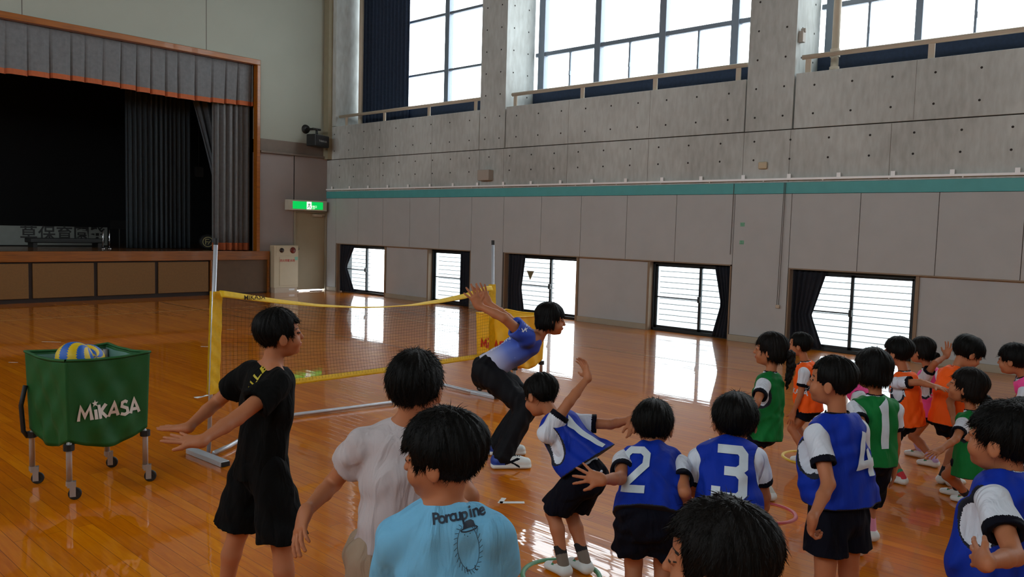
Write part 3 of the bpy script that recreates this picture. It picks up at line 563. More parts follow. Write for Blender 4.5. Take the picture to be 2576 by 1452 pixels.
# ================================================================== SPORTS EQUIPMENT
M_alu = mat('aluminium_leg', srgb(176, 176, 178), .4, .03, metal=.6); M_pole = mat('pole_grey_white', srgb(190, 196, 206), .35, .03, metal=.3); M_rub = mat('black_rubber', srgb(24, 24, 26), .6)
M_yel = mat('yellow_net_tape', srgb(232, 188, 20), .6, .08, 40, .3, 60); M_grn = mat('green_cart_cloth', srgb(2, 82, 28), .65, .02, 10, .2, 300); M_ycl = mat('yellow_cart_cloth', srgb(240, 184, 24), .6, .06, 10, .2, 300)
def cart(name, label, corners, ztop, zbot, cloth, ink, text_side, liner, flare=.035):
    cs = [np.array([c[0], c[1], 0.]) for c in corners]; cen = sum(cs)/4
    t = thing(name, cen, label, 'cart')
    # cloth: four sides with folds
    def ring(u, z, inner=0.):
        k = u*4; i = int(k) % 4; f = k-int(k); v = (z-zbot)/(ztop-zbot)
        a, b = cs[i], cs[(i+1) % 4]; d = b-a; nrm = np.array([d[1], -d[0], 0]); nrm /= np.linalg.norm(nrm)
        if nrm@((a+b)/2-cen) < 0: nrm = -nrm
        p = a+d*f; out = (p-cen); p = cen+out*(1.0+flare*1.6*v+.04)
        edge = math.sin(math.pi*f); 
        w = .012*math.sin(f*17+v*9+i*2)*edge+.010*math.sin((f-v)*14+i)*edge+.014*edge*math.cos(v*3+i)
        p = p+nrm*(w*(1-.7*v)-inner)
        sag = -.07*edge*(1-v)**3
        return np.array([p[0], p[1], z+(sag if v < .5 else 0)-.014*edge*(v > .85)*(v-.85)/.15])
    o = MB().grid(lambda u, v: ring(u*.99999, zbot+(ztop-zbot)*v), 128, 26).build('cloth', cloth, t, smooth=True)
    o.modifiers.new('s', 'SOLIDIFY').thickness = .003
    MB().grid(lambda u, v: ring(u*.99999, ztop-.24*(1-v)-.02, .012), 96, 6).build('liner', liner, t, smooth=True)
    mb = MB(); P = [ring((i+.0001)/64 % 1*.99999, ztop+.002) for i in range(65)]; mb.tube(P, .009, 6, False); mb.build('rim', cloth, t, smooth=True)
    MB().grid(lambda u, v: cen+(ring(u*.99999, zbot+.01)-cen)*np.array([v, v, 1])-np.array([0, 0, .035*(1-v*v)]), 64, 8).build('bag_bottom', cloth, t, smooth=True)
    for k, c in enumerate(cs):
        lg = MB().tube([c+[0, 0, .1], c+[0, 0, zbot-.03], c+(cen-c)*.09+[0, 0, zbot+.01], c+(cen-c)*.09+[0, 0, zbot+.06], c+(cen-c)*.04+[0, 0, ztop-.03]], .0165, 12).build('leg', M_alu, t, smooth=True)
        MB().tube([c+[0, 0, zbot-.055], c+[0, 0, zbot-.02]], .03, 10).build('clamp', M_rub, lg)
        rd = (c-cen)/np.linalg.norm(c-cen); hd = np.array([.8, -.35, 0]); hd /= np.linalg.norm(hd); sd = np.array([-hd[1], hd[0], 0])
        cc = c+hd*.028
        cs_ = MB().tube([c+[0, 0, .085], c+[0, 0, .112]], .019, 10).add([], []).box((-.022, -.016, .03), (.022, .016, .04), (hd, sd, np.array([0, 0, 1.])), c+hd*.012+[0, 0, .045])
        for s_ in (-1, 1): cs_.box((-.01, s_*.014-.0015, -.045), (.022, s_*.014+.0015, .045), (hd, sd, np.array([0, 0, 1.])), c+hd*.012+[0, 0, .075-.01])
        ca = cs_.build('caster', M_alu, t)
        MB().lathe([(.001, -.011), (.016, -.011), (.018, -.009), (.031, -.010), (.036, -.006), (.036, .006), (.031, .01), (.018, .009), (.016, .011), (.001, .011)], cc+[0, 0, .036], sd, 24).build('wheel', M_rub, ca, smooth=False)
    # brand lettering on the chosen side
    i, j, cz, sz = text_side
    a, b = cs[i], cs[j]; r = (b-a)/np.linalg.norm(b-a); n = np.array([r[1], -r[0], 0]); 
    if n@((a+b)/2-cen) < 0: n = -n
    lg_ = [[(0, 0), (.08, .68), (.3, .2), (.52, .68), (.6, 0)], [(.8, 0), (.8, .48)], [(1.0, 0), (1.0, .68)], [(1.34, .68), (1.06, .34), (1.36, 0)], [(1.46, 0), (1.7, .68), (1.94, 0)], [(1.56, .2), (1.84, .2)], [(2.44, .6), (2.3, .68), (2.12, .64), (2.1, .44), (2.4, .3), (2.42, .08), (2.26, 0), (2.06, .06)], [(2.56, 0), (2.8, .68), (3.04, 0)], [(2.66, .2), (2.94, .2)]]
    tl = stroke_geom([[(x-1.52, y-.34) for x, y in l] for l in lg_], .155); W_ = 3.04; sc = sz/W_
    c0 = (a+b)/2+np.array([0, 0, cz])
    wrap_decal('lettering', tl, c0, r, np.array([0, 0, 1])+r*.0, n, o, ink, t, sc, .007, .01)
    xi = .8-1.52; yi = .44; st = []
    for q in range(10): st.append((math.cos(math.pi/2+q*math.pi/5)*(.19 if q % 2 == 0 else .08)+xi, math.sin(math.pi/2+q*math.pi/5)*(.19 if q % 2 == 0 else .08)+yi))
    st.append((xi, yi)); wrap_decal('star', (st, [(q, (q+1) % 10, 10) for q in range(10)]), c0, r, (0, 0, 1), n, o, ink, t, sc, .0075, .01)
    return t, o, cs, cen
GC = [fl(175, 1258)[:2], fl(366, 1212)[:2], fl(270, 1177)[:2], fl(82, 1218)[:2]]
M_ink = mat('white_ink', srgb(214, 206, 200), .6)
gt, gcloth, gcs, gcen = cart('ball_cart', 'green cloth ball cart on casters holding volleyballs', GC, .825, .35, M_grn, M_ink, (0, 1, .5, .36), mat('pale_liner', srgb(90, 130, 120), .6))
MB().tube([gcs[3]+[-.03, .0, .62], gcs[3]+[-.055, .0, .5], gcs[3]+[-.045, 0, .34], gcs[3]+[-.02, 0, .3]], .014, 8).build('strap', M_rub, gt, smooth=True)
c0 = gcs[0]*.2+gcs[1]*.8; 
# balls
def ball(c, R, rx, label):
    t = thing('volleyball', c, label, 'ball', 'volleyballs in the green cart')
    n1, n2 = 48, 32; rot = Matrix.Rotation(rx[0], 3, 'X') @ Matrix.Rotation(rx[1], 3, 'Y') @ Matrix.Rotation(rx[2], 3, 'Z'); mb = MB()
    vs = []
    for j in range(n2+1):
        th = math.pi*j/n2
        for i in range(n1):
            ph = 2*math.pi*i/n1; tw = ph-1.6*math.sin(th)*math.cos(th)
            v = rot @ Vector((math.sin(th)*math.cos(ph), math.sin(th)*math.sin(ph), math.cos(th))); s_ = abs(math.sin(4*(ph-1.3*th)))
            vs.append(np.array(c)+np.array(v)*R*(1-.012*(s_ < .12)))
    fs = []
    for j in range(n2):
        for i in range(n1): fs.append((j*n1+i, (j+1)*n1+i, (j+1)*n1+(i+1) % n1, j*n1+(i+1) % n1))
    mb.add(vs, fs); mb.m = []
    for j in range(n2):
        for i in range(n1):
            th = math.pi*(j+.5)/n2; ph = 2*math.pi*(i+.5)/n1; mb.m.append(int(((ph-1.3*th)/(math.pi/4)) % 2 > 1))
    o = mb.build('ball_cover', [mat('ball_yellow', srgb(222, 186, 20), .45, bump=.3, bscale=500), mat('ball_blue', srgb(14, 92, 190), .45, bump=.3, bscale=500)], t, smooth=True)
    return t
bl = at(185, 905, 4.83); br = at(222, 908, 4.98)
bl[2] = .80; br[2] = .79
b1 = ball(at(186, 904, 4.85), .106, (.5, .7, .2), 'blue and yellow volleyball in the green cart, the one at the left rim')
b2 = ball(at(219, 908, 5.06), .106, (1.2, .2, 1.9), 'blue and yellow volleyball behind its twin, further inside the green cart')
zz = min(b1.location.z, b2.location.z)-.1
MB().grid(lambda u, v: gcen+np.array([.21*v*math.cos(u*2*math.pi), .21*v*math.sin(u*2*math.pi), zz-.004+.0*v]), 24, 4).build('raised_bag_floor', M_grn, gt, smooth=True)
# yellow cart behind the coach
yc = at(1277, 900, 8.3); yc[2] = 0; vd = np.array([yc[0], yc[1], 0]); vd /= np.linalg.norm(vd); sd = np.array([vd[1], -vd[0], 0])
a_ = fl(1201, 984); e1_ = sd*.8-vd*.6; e2_ = sd*.6+vd*.8; YC = [a_[:2], (a_+.46*e1_)[:2], (a_+.46*e1_+.46*e2_)[:2], (a_+.46*e2_)[:2]]
yt, ycloth, ycs, ycen = cart('ball_cart', 'yellow cloth ball cart with red lettering standing behind the bending woman', YC, .80, .33, M_ycl, mat('red_ink2', srgb(200, 40, 24), .6), (0, 1, .5, .36), M_ycl)
ax_ = ycen+np.array([0, 0, .72]); MB().box((-.2, -.14, 0), (.2, .16, .01), (sd, vd, np.array([.0, 0, 1.])), ax_).build('inner_tray', mat('tan_board2', srgb(196, 150, 90), .6), yt)
# net
t = thing('volleyball_net', fl(880, 1080), 'low yellow edged practice net on a white tube frame', 'net')
pl0 = fl(525, 1145); pl1 = at(543, 600, np.dot(pl0-C0, CF)); pr0 = fl(1240, 995); pr1 = at(1240, 605, np.dot(pr0-C0, CF)+.02)
for a, b in ((pl0, pl1), (pr0, pr1)):
    d = (b-a)/np.linalg.norm(b-a); o = MB().tube([a+[0, 0, .02], b-d*.04], .0145, 12).build('pole', M_pole, t, smooth=True); MB().tube([b-d*.045, b], .016, 12).build('cap', M_rub, o)
netx = (pr0-pl0); netx[2] = 0; netx /= np.linalg.norm(netx); nety = np.array([-netx[1], netx[0], 0])
A0, A1 = fl(478, 1139), fl(566, 1174); A1[2] = A0[2] = 0
def foot(p, q, w=.03, h=.03):
    d = (q-p)/np.linalg.norm(q-p); n = np.array([-d[1], d[0], 0]); o = MB().box((0, -w, 0), (np.linalg.norm(q-p), w, h), (d, n, np.array([0, 0, 1.])), p).build('base_foot', M_pole, t, bevel=.004)
    MB().box((np.linalg.norm(q-p), -w+.004, .003), (np.linalg.norm(q-p)+.012, w-.004, h-.004), (d, n, np.array([0, 0, 1.])), p).build('end_cap', M_rub, o)
foot(A0, A1, .033, .036); B0 = fl(1188, 991); B1 = fl(1248, 1004); B0[2] = B1[2] = 0; foot(B0, B1, .03, .03)
TZ = .025
u0 = fl(538, 1140, TZ); u1 = fl(578, 1122, TZ); u2 = fl(700, 1052, TZ); u3 = fl(745, 1043, TZ); u4 = fl(985, 1013, TZ); u5 = fl(1100, 968, TZ); u6 = fl(1118, 969, TZ); u7 = fl(1180, 984, TZ); u8 = fl(1238, 993, TZ)
MB().tube([u0, u1, u2, u3, u4, u5, u6, u7, u8], .016, 10).build('base_tube', M_pole, t, smooth=True)
def np_(s_, z): return pl0*(1-s_)+pr0*s_+np.array([0, 0, z])
def onnet(x, y):
    r = ray(x, y); n = np.cross(netx, (0, 0, 1)); k = ((pl0-C0)@n)/(r@n); p = C0+r*k; return ((p-pl0)@netx)/np.linalg.norm(pr0-pl0), p[2]
top = [onnet(*q) for q in ((560, 739), (700, 758), (800, 768), (905, 773), (965, 772), (1040, 767), (1110, 757), (1170, 745), (1225, 726))]; bot = [onnet(*q) for q in ((556, 985), (760, 958), (980, 930), (1190, 899), (1225, 894))]
tx, tz = zip(*top); bx, bz = zip(*bot)
zt_ = lambda s_: float(np.interp(s_, tx, tz)); zb_ = lambda s_: float(np.interp(s_, bx, bz))
sl = lambda s_, v: np_(s_, zb_(s_)+(zt_(s_)-zb_(s_))*v)+nety*(.05*math.sin(s_*3.1)*math.sin(v*3.1))
def tape(name, fz, w, tw):
    def fn(u, v):
        s_ = .03+.955*u; p = sl(s_, fz); a = tw(u); return p+np.array([0, 0, 1])*(v-.5)*w*math.cos(a)+nety*(v-.5)*w*math.sin(a)
    o = MB().grid(fn, 80, 3).build(name, M_yel, t, smooth=True); o.modifiers.new('s', 'SOLIDIFY').thickness = .004; return o
tp = tape('top_tape', 1., .052, lambda u: .5+1.05*math.sin(min(1, u*1.7)*math.pi/2)*(1 if u < .6 else max(0, 1-(u-.6)*3.2)))
bt = tape('bottom_tape', 0., .045, lambda u: .3)
for p0_, p1_, nm, zz0, zz1 in ((pl0, pl1, 'left', .43, 1.155), (pr0, pr1, 'right', .40, 1.10)):
    d = (p1_-p0_)/(p1_[2]-p0_[2]); sgn = 1 if nm == 'left' else -1
    def fn(u, v, d=d, p0_=p0_, zz0=zz0, zz1=zz1, sgn=sgn):
        z = zz0+(zz1-zz0)*v; c = p0_+d*z; w = .085+.002*math.sin(v*21)
        k = u*2; s_ = 1 if k < 1 else -1; f = k if k < 1 else 2-k
        return c+netx*sgn*(-.02+w*f)+nety*s_*(.019*math.sqrt(max(0, 1-(f-.25)**2/.6))*(1-f)+.003)+nety*.0015*math.sin(v*40+f*5)
    MB().grid(fn, 20, 60).build('side_sleeve', M_yel, t, smooth=True)
mb = MB(); n1, n2 = 92, 22; th = .0007
def th_line(P):
    for a, b in zip(P[:-1], P[1:]):
        d = b-a; d /= np.linalg.norm(d)+1e-9; s1 = np.cross(d, nety); s1 /= np.linalg.norm(s1)+1e-9
        mb.add([a+s1*th, a-s1*th, b-s1*th, b+s1*th, a+nety*th, a-nety*th, b-nety*th, b+nety*th], [(0, 1, 2, 3), (4, 5, 6, 7)])
for i in range(n1+1): th_line([sl(.035+.94*i/n1, k/8) for k in range(9)])
for j in range(1, n2): th_line([sl(.035+.94*k/40, j/n2) for k in range(41)])
mb.build('netting', mat('net_cord', srgb(44, 34, 26), .8), t)
wp = sl(.1, 1.)-nety*.004; flat_decal('lettering', text_geom('MIKASA', .05, .0006), sl(.115, 1.)-nety*.022+[0, 0, .004], netx, (0, 0, 1), mat('brown_ink', srgb(60, 44, 10), .6), t)
# hoops on the floor
def hoop(c, R, m, label):
    P = [c+np.array([R*math.cos(a), R*math.sin(a), .006]) for a in [2*math.pi*k/48 for k in range(49)]]; mb = MB()
    for k in range(48):
        a, b = 2*math.pi*k/48, 2*math.pi*(k+1)/48; q = []
        for an in (a, b):
            e = np.array([math.cos(an), math.sin(an), 0]); q += [c+e*(R-.012), c+e*(R-.008)+[0, 0, .009], c+e*(R+.008)+[0, 0, .009], c+e*(R+.012)]
        mb.add(q, [(0, 1, 5, 4), (1, 2, 6, 5), (2, 3, 7, 6)])
    tag(mb.build('floor_hoop', m, None, smooth=True), label, 'hoop', 'flat hoops marking places on the floor')
hoop(fl(2034, 1153), .185, mat('hoop_yellow', srgb(220, 180, 50), .5), 'yellow flat hoop around the feet of the child in an orange bib')
hoop(fl(1922, 1290), .18, mat('hoop_pink', srgb(190, 74, 80), .5), 'dark pink flat hoop near the feet of the ponytailed child')
hoop(fl(1412, 1449), .185, mat('hoop_green', srgb(90, 150, 110), .5), 'green flat hoop under the shoes of the child in bib number one')
hoop(fl(1640, 1650), .185, mat('hoop_blue', srgb(60, 90, 170), .5), 'blue flat hoop under the child in bib number two') if False else None
# tape marks
M_tape = mat('white_tape', srgb(220, 220, 218), .5)
def tmark(x, y, segs, label):
    c = fl(x, y); mb = MB()
    for (a, b, l, w, k) in segs:
        d = np.array([math.cos(k), math.sin(k), 0]); n = np.array([-d[1], d[0], 0]); p = c+np.array([a, b, .0012]); mb.box((0, -w/2, 0), (l, w/2, .0006), (d, n, np.array([0, 0, 1.])), p)
    tag(mb.build('floor_tape', M_tape, None), label, 'tape', 'white tape marks on the floor')
tmark(1272, 1266, [(-.02, .03, .15, .035, -.75), (-.03, .02, .1, .03, .5)], 'white crossed tape mark right of the boy in the light blue shirt')
tmark(493, 1002, [(0, 0, .16, .04, .35), (0, .04, .1, .02, .0)], 'white tape mark left of the net pole')
tmark(1800, 1100, [(-.1, 0, .14, .03, -.9)], 'small white tape mark beside the child in bib number three')
tmark(105, 860, [(0, 0, .25, .02, -.8)], 'thin tape mark on the floor behind the green cart')
tmark(22, 912, [(0, 0, .1, .015, -.8)], 'tiny tape mark at the left edge of the floor')
tmark(505, 872, [(0, 0, .1, .02, -.8)], 'tiny tape mark in front of the net, left of the black shirted boy')
tmark(570, 829, [(0, 0, .12, .02, -.8)], 'tiny tape mark seen through the net, farther one')
tmark(630, 841, [(0, 0, .12, .02, -.8)], 'tiny tape mark seen through the net, beside the head of the boy in black')
# ================================================================== PEOPLE
f32 = np.float32
class Grid:
    def __init__(s, lo, hi, h):
        s.lo = np.array(lo, float); s.h = h; s.n = np.maximum(4, np.ceil((np.array(hi)-s.lo)/h).astype(int)+1)
        s.F = np.full(s.n, .3, f32)
    def sub(s, lo, hi):
        a = np.clip(np.floor((np.array(lo)-s.lo)/s.h).astype(int), 0, s.n); b = np.clip(np.ceil((np.array(hi)-s.lo)/s.h).astype(int)+1, 0, s.n)
        if np.any(b-a < 1): return None
        ax = [(s.lo[i]+s.h*np.arange(a[i], b[i])).astype(f32) for i in range(3)]
        return (slice(a[0], b[0]), slice(a[1], b[1]), slice(a[2], b[2])), ax[0][:, None, None], ax[1][None, :, None], ax[2][None, None, :]
def V(*a): return np.array(a, float)
def nz(v): return np.array(v, float)/(np.linalg.norm(v)+1e-9)
# primitive = dict(t, ..., k, op, clips)
def cone(a, b, ra, rb, k=.012, op='u', lat=None, ratio=1., clips=()): return dict(t='c', a=np.array(a, float), b=np.array(b, float), ra=ra, rb=rb, k=k, op=op, lat=lat, ratio=ratio, clips=clips)
def ell(c, r, R=None, k=.012, op='u', clips=()): return dict(t='e', a=np.array(c, float), r=np.array(r, float), R=np.eye(3) if R is None else np.array(R), k=k, op=op, clips=clips)
def evalp(p, x, y, z):
    if p['t'] == 'c':
        a, b = p['a'], p['b']; d = b-a; L2 = float(d@d)+1e-12
        X, Y, Z = x-f32(a[0]), y-f32(a[1]), z-f32(a[2])
        t = np.clip((X*f32(d[0])+Y*f32(d[1])+Z*f32(d[2]))/f32(L2), 0, 1)
        qx, qy, qz = X-t*f32(d[0]), Y-t*f32(d[1]), Z-t*f32(d[2])
        q2 = qx*qx+qy*qy+qz*qz
        if p['lat'] is not None and p['ratio'] != 1:
            l = p['lat']; ql = qx*f32(l[0])+qy*f32(l[1])+qz*f32(l[2]); q2 = q2-ql*ql*f32(1-1/p['ratio']**2)
        D = np.sqrt(np.maximum(q2, 0))-(f32(p['ra'])+t*f32(p['rb']-p['ra']))
    else:
        c, r, R = p['a'], p['r'], p['R']; X, Y, Z = x-f32(c[0]), y-f32(c[1]), z-f32(c[2]); k0 = 0; k1 = 0
        for i in range(3):
            u = X*f32(R[i][0])+Y*f32(R[i][1])+Z*f32(R[i][2]); v = u/f32(r[i]); k0 = k0+v*v; v2 = v/f32(r[i]); k1 = k1+v2*v2
        k0 = np.sqrt(k0); k1 = np.sqrt(k1)+1e-6; D = k0*(k0-1)/k1
    for (o, n) in p['clips']:
        D = np.maximum(D, (x-f32(o[0]))*f32(n[0])+(y-f32(o[1]))*f32(n[1])+(z-f32(o[2]))*f32(n[2]))
    return D
def bounds(p, m=0.):
    if p['t'] == 'c':
        R_ = max(p['ra'], p['rb'])*max(1, p['ratio'])+m; return np.minimum(p['a'], p['b'])-R_, np.maximum(p['a'], p['b'])+R_
    R_ = max(p['r'])+m; return p['a']-R_, p['a']+R_
def fill(G, prims):
    for p in prims:
        m = p['k']*1.5+.02+G.h*2; lo, hi = bounds(p, m); q = G.sub(lo, hi)
        if q is None: continue
        sl_, x, y, z = q; D = evalp(p, x, y, z); A = G.F[sl_]; k = f32(p['k'])
        if p['op'] == 'u':
            h_ = np.clip(.5+.5*(A-D)/k, 0, 1); G.F[sl_] = A+(D-A)*h_-k*h_*(1-h_)
        else:
            D = -D; h_ = np.clip(.5-.5*(A-D)/k, 0, 1); G.F[sl_] = A+(D-A)*h_+k*h_*(1-h_)
def clipG(G, o, n, k=.0):
    x = (G.lo[0]+G.h*np.arange(G.n[0]))[:, None, None]; y = (G.lo[1]+G.h*np.arange(G.n[1]))[None, :, None]; z = (G.lo[2]+G.h*np.arange(G.n[2]))[None, None, :]
    G.F = np.maximum(G.F, ((x-o[0])*n[0]+(y-o[1])*n[1]+(z-o[2])*n[2]).astype(f32))
def wrinkle(G, amp, seed=0, vert=V(0, 0, 1), wl=.08):
    rs = np.random.RandomState(seed); x = (G.lo[0]+G.h*np.arange(G.n[0])).astype(f32)[:, None, None]; y = (G.lo[1]+G.h*np.arange(G.n[1])).astype(f32)[None, :, None]; z = (G.lo[2]+G.h*np.arange(G.n[2])).astype(f32)[None, None, :]
    D = 0
    for i in range(4):
        k = rs.randn(3); k -= vert*(k@vert)*(.75 if i < 3 else 0); k = nz(k)*2*math.pi/(wl*rs.uniform(.7, 1.5)); q = nz(rs.randn(3))*2*math.pi/(wl*2.5)
        D = D+np.sin(x*f32(k[0])+y*f32(k[1])+z*f32(k[2])+f32(rs.rand()*6)+f32(1.5)*np.sin(x*f32(q[0])+y*f32(q[1])+z*f32(q[2])))
    G.F += (D*f32(amp/2)).astype(f32)
ED = [((0, 0, 0), (1, 0, 0)), ((0, 1, 0), (1, 1, 0)), ((0, 0, 1), (1, 0, 1)), ((0, 1, 1), (1, 1, 1)), ((0, 0, 0), (0, 1, 0)), ((1, 0, 0), (1, 1, 0)), ((0, 0, 1), (0, 1, 1)), ((1, 0, 1), (1, 1, 1)), ((0, 0, 0), (0, 0, 1)), ((1, 0, 0), (1, 0, 1)), ((0, 1, 0), (0, 1, 1)), ((1, 1, 0), (1, 1, 1))]
def nets(G, holes=()):
    Fd = G.F; s = Fd < 0; c = np.zeros(tuple(k-1 for k in Fd.shape), np.int8)
    for i in (0, 1):
        for j in (0, 1):
            for k in (0, 1): c += s[i:Fd.shape[0]-1+i, j:Fd.shape[1]-1+j, k:Fd.shape[2]-1+k]
    act = (c > 0) & (c < 8)
    I = np.argwhere(act)
    if len(I) == 0: return np.zeros((0, 3)), np.zeros((0, 4), int)
    idx = np.full(act.shape, -1, np.int32); idx[act] = np.arange(len(I)); pos = np.zeros((len(I), 3)); cnt = np.zeros(len(I))
    for a, b in ED:
        fa = Fd[I[:, 0]+a[0], I[:, 1]+a[1], I[:, 2]+a[2]]; fb = Fd[I[:, 0]+b[0], I[:, 1]+b[1], I[:, 2]+b[2]]; m = (fa < 0) != (fb < 0)
        t = np.where(m, fa/np.where(m, fa-fb, 1), 0)
        P = np.array(a)[None]+(np.array(b)-np.array(a))[None]*t[:, None]; pos += P*m[:, None]; cnt += m
    pos = G.lo+(I+pos/cnt[:, None])*G.h; Q = []
    for ax in range(3):
        o1, o2 = [(1, 2), (2, 0), (0, 1)][ax]
        sa = [slice(None)]*3; sb = [slice(None)]*3; sa[ax] = slice(0, -1); sb[ax] = slice(1, None)
        cr = s[tuple(sa)] != s[tuple(sb)]; E = np.argwhere(cr); E = E[(E[:, o1] > 0) & (E[:, o2] > 0) & (E[:, o1] < act.shape[o1]) & (E[:, o2] < act.shape[o2])]
        if len(E) == 0: continue
        u = np.zeros(3, int); u[o1] = 1; v = np.zeros(3, int); v[o2] = 1
        g_ = lambda q: idx[q[:, 0], q[:, 1], q[:, 2]]
        q = np.stack([g_(E-u-v), g_(E-v), g_(E), g_(E-u)], 1); ins = s[E[:, 0], E[:, 1], E[:, 2]]; q[~ins] = q[~ins][:, ::-1]; Q.append(q)
    Q = np.concatenate(Q); Q = Q[(Q >= 0).all(1)]
    if holes:
        cen = pos[Q].mean(1); keep = np.ones(len(Q), bool)
        for lo, hi in holes: keep &= ~((cen > lo).all(1) & (cen < hi).all(1))
        Q = Q[keep]
    return pos, Q
def relax(pos, Q, it=1):
    for _ in range(it):
        acc = np.zeros_like(pos); cn = np.zeros(len(pos))
        for a in range(4):
            i, j = Q[:, a], Q[:, (a+1) % 4]; np.add.at(acc, i, pos[j]); np.add.at(cn, i, 1); np.add.at(acc, j, pos[i]); np.add.at(cn, j, 1)
        m = cn > 5; pos[m] = pos[m]*.45+(acc[m]/cn[m, None])*.55
    return pos
def mesh_from(name, parts, mats, parent, matfn=None, extra=None):
    vs = []; qs = []; n = 0
    for p, q in parts: vs.append(p); qs.append(q+n); n += len(p)
    v = np.concatenate(vs); q = np.concatenate(qs)
    me = bpy.data.meshes.new(name); me.vertices.add(len(v)); me.vertices.foreach_set('co', v.ravel().astype(f32)); nq = len(q)
    me.loops.add(nq*4); me.loops.foreach_set('vertex_index', q.ravel().astype(np.int32)); me.polygons.add(nq); me.polygons.foreach_set('loop_start', np.arange(nq, dtype=np.int32)*4)
    if matfn is not None: me.polygons.foreach_set('material_index', np.asarray(matfn(v[q].mean(1)), np.int32))
    me.update(calc_edges=True); me.polygons.foreach_set('use_smooth', [True]*nq); me.update()
    return link(name, me, parent, mats)
def box_of(prims, m=.02):
    lo = np.min([bounds(p)[0] for p in prims if p['op'] == 'u'], 0)-m; hi = np.max([bounds(p)[1] for p in prims if p['op'] == 'u'], 0)+m; return lo, hi
# ---- materials for people
def skin_mat():
    m = mat('skin', srgb(176, 112, 78), .55, .05, 12, .12, 400, spec=.25); b = m.node_tree.nodes['Principled BSDF']
    b.inputs['Subsurface Weight'].default_value = 0.0; return m
M_skin = skin_mat(); M_lip = mat('lips', srgb(170, 92, 82), .45); M_hair = mat('black_hair', srgb(7, 6, 5), .6, .25, 60, .4, 300, spec=.15, stretch=(1, 1, .15)); M_hairb = mat('brown_black_hair', srgb(13, 9, 7), .6, .25, 60, .4, 300, spec=.15, stretch=(1, 1, .15))
M_eye = mat('eye_dark', srgb(20, 14, 11), .6); M_eyew = mat('eye_white', srgb(110, 98, 92), .6)
def cloth(n, c, **k):
    m = mat(n, c, k.pop('rough', .9), k.pop('var', .04), 18, 0, 420, spec=.15, **k); fold_bump(m); return m
def fold_bump(m, st=1., dist=.03, sc=13):
    nt = m.node_tree; N = nt.nodes; L = nt.links; tc = N.new('ShaderNodeTexCoord'); mp = N.new('ShaderNodeMapping'); mp.inputs['Scale'].default_value = (1, 1, .28); L.new(tc.outputs['Object'], mp.inputs[0])
    n = N.new('ShaderNodeTexNoise'); n.inputs['Scale'].default_value = sc; n.inputs['Detail'].default_value = 3; n.inputs['Roughness'].default_value = .45; n.inputs['Distortion'].default_value = .9; L.new(mp.outputs[0], n.inputs['Vector'])
    n2 = N.new('ShaderNodeTexNoise'); n2.inputs['Scale'].default_value = 420; L.new(tc.outputs['Object'], n2.inputs['Vector'])
    b1 = N.new('ShaderNodeBump'); b1.inputs['Strength'].default_value = .2; b1.inputs['Distance'].default_value = .002; L.new(n2.outputs['Fac'], b1.inputs['Height'])
    b2 = N.new('ShaderNodeBump'); b2.inputs['Strength'].default_value = st; b2.inputs['Distance'].default_value = dist; L.new(n.outputs['Fac'], b2.inputs['Height']); L.new(b1.outputs[0], b2.inputs['Normal']); L.new(b2.outputs[0], N['Principled BSDF'].inputs['Normal'])
M_wtee = cloth('white_jersey', srgb(214, 220, 232)); M_navy = cloth('navy_jersey', srgb(11, 12, 24)); M_blk = cloth('black_tee', srgb(7, 7, 7)); M_blks = cloth('black_shorts', srgb(8, 8, 9))
M_grey = cloth('light_grey_tee', srgb(188, 178, 180)); M_sky = cloth('sky_blue_tee', srgb(118, 184, 222)); M_bei = cloth('beige_trousers', srgb(168, 148, 128))
BIB = dict(blue=mat('bib_blue', srgb(10, 46, 160), .7, .06, 10, .15, 300, spec=.2), green=mat('bib_green', srgb(12, 112, 50), .7, .06, 10, .15, 300, spec=.2), orange=mat('bib_orange', srgb(252, 96, 22), .7, .05, 10, .15, 300, spec=.2), pink=mat('bib_pink', srgb(240, 70, 150), .7, .05, 10, .15, 300))
for _m in BIB.values(): fold_bump(_m, 1., .02, 9)
M_trim = mat('bib_trim_black', srgb(14, 18, 34), .8); M_num = mat('number_white', srgb(200, 212, 222), .6, .04, 40); M_shoe = mat('white_canvas_shoe', srgb(222, 228, 228), .6, .03); M_patch = mat('shoe_green_patch', srgb(40, 130, 90), .6)
M_track = mat('dark_track_pants', srgb(13, 14, 20), .75, .1, 14, .2, 300, spec=.2)
def sphere_ray(x, y, c, L, sgn):
    r = ray(x, y); r = r/np.linalg.norm(r); oc = C0-c; b = oc@r; q = b*b-(oc@oc-L*L)
    if q < 0: p = C0-b*r; return c+nz(p-c)*L if np.linalg.norm(p-c) > L*1.0 else p
    return C0+r*(-b+sgn*math.sqrt(q))
def basis(p):                     # horizontal right / up / away at point p as seen from the camera
    a = np.array([p[0], p[1], 0]); a /= np.linalg.norm(a); return np.array([a[1], -a[0], 0]), V(0, 0, 1), a
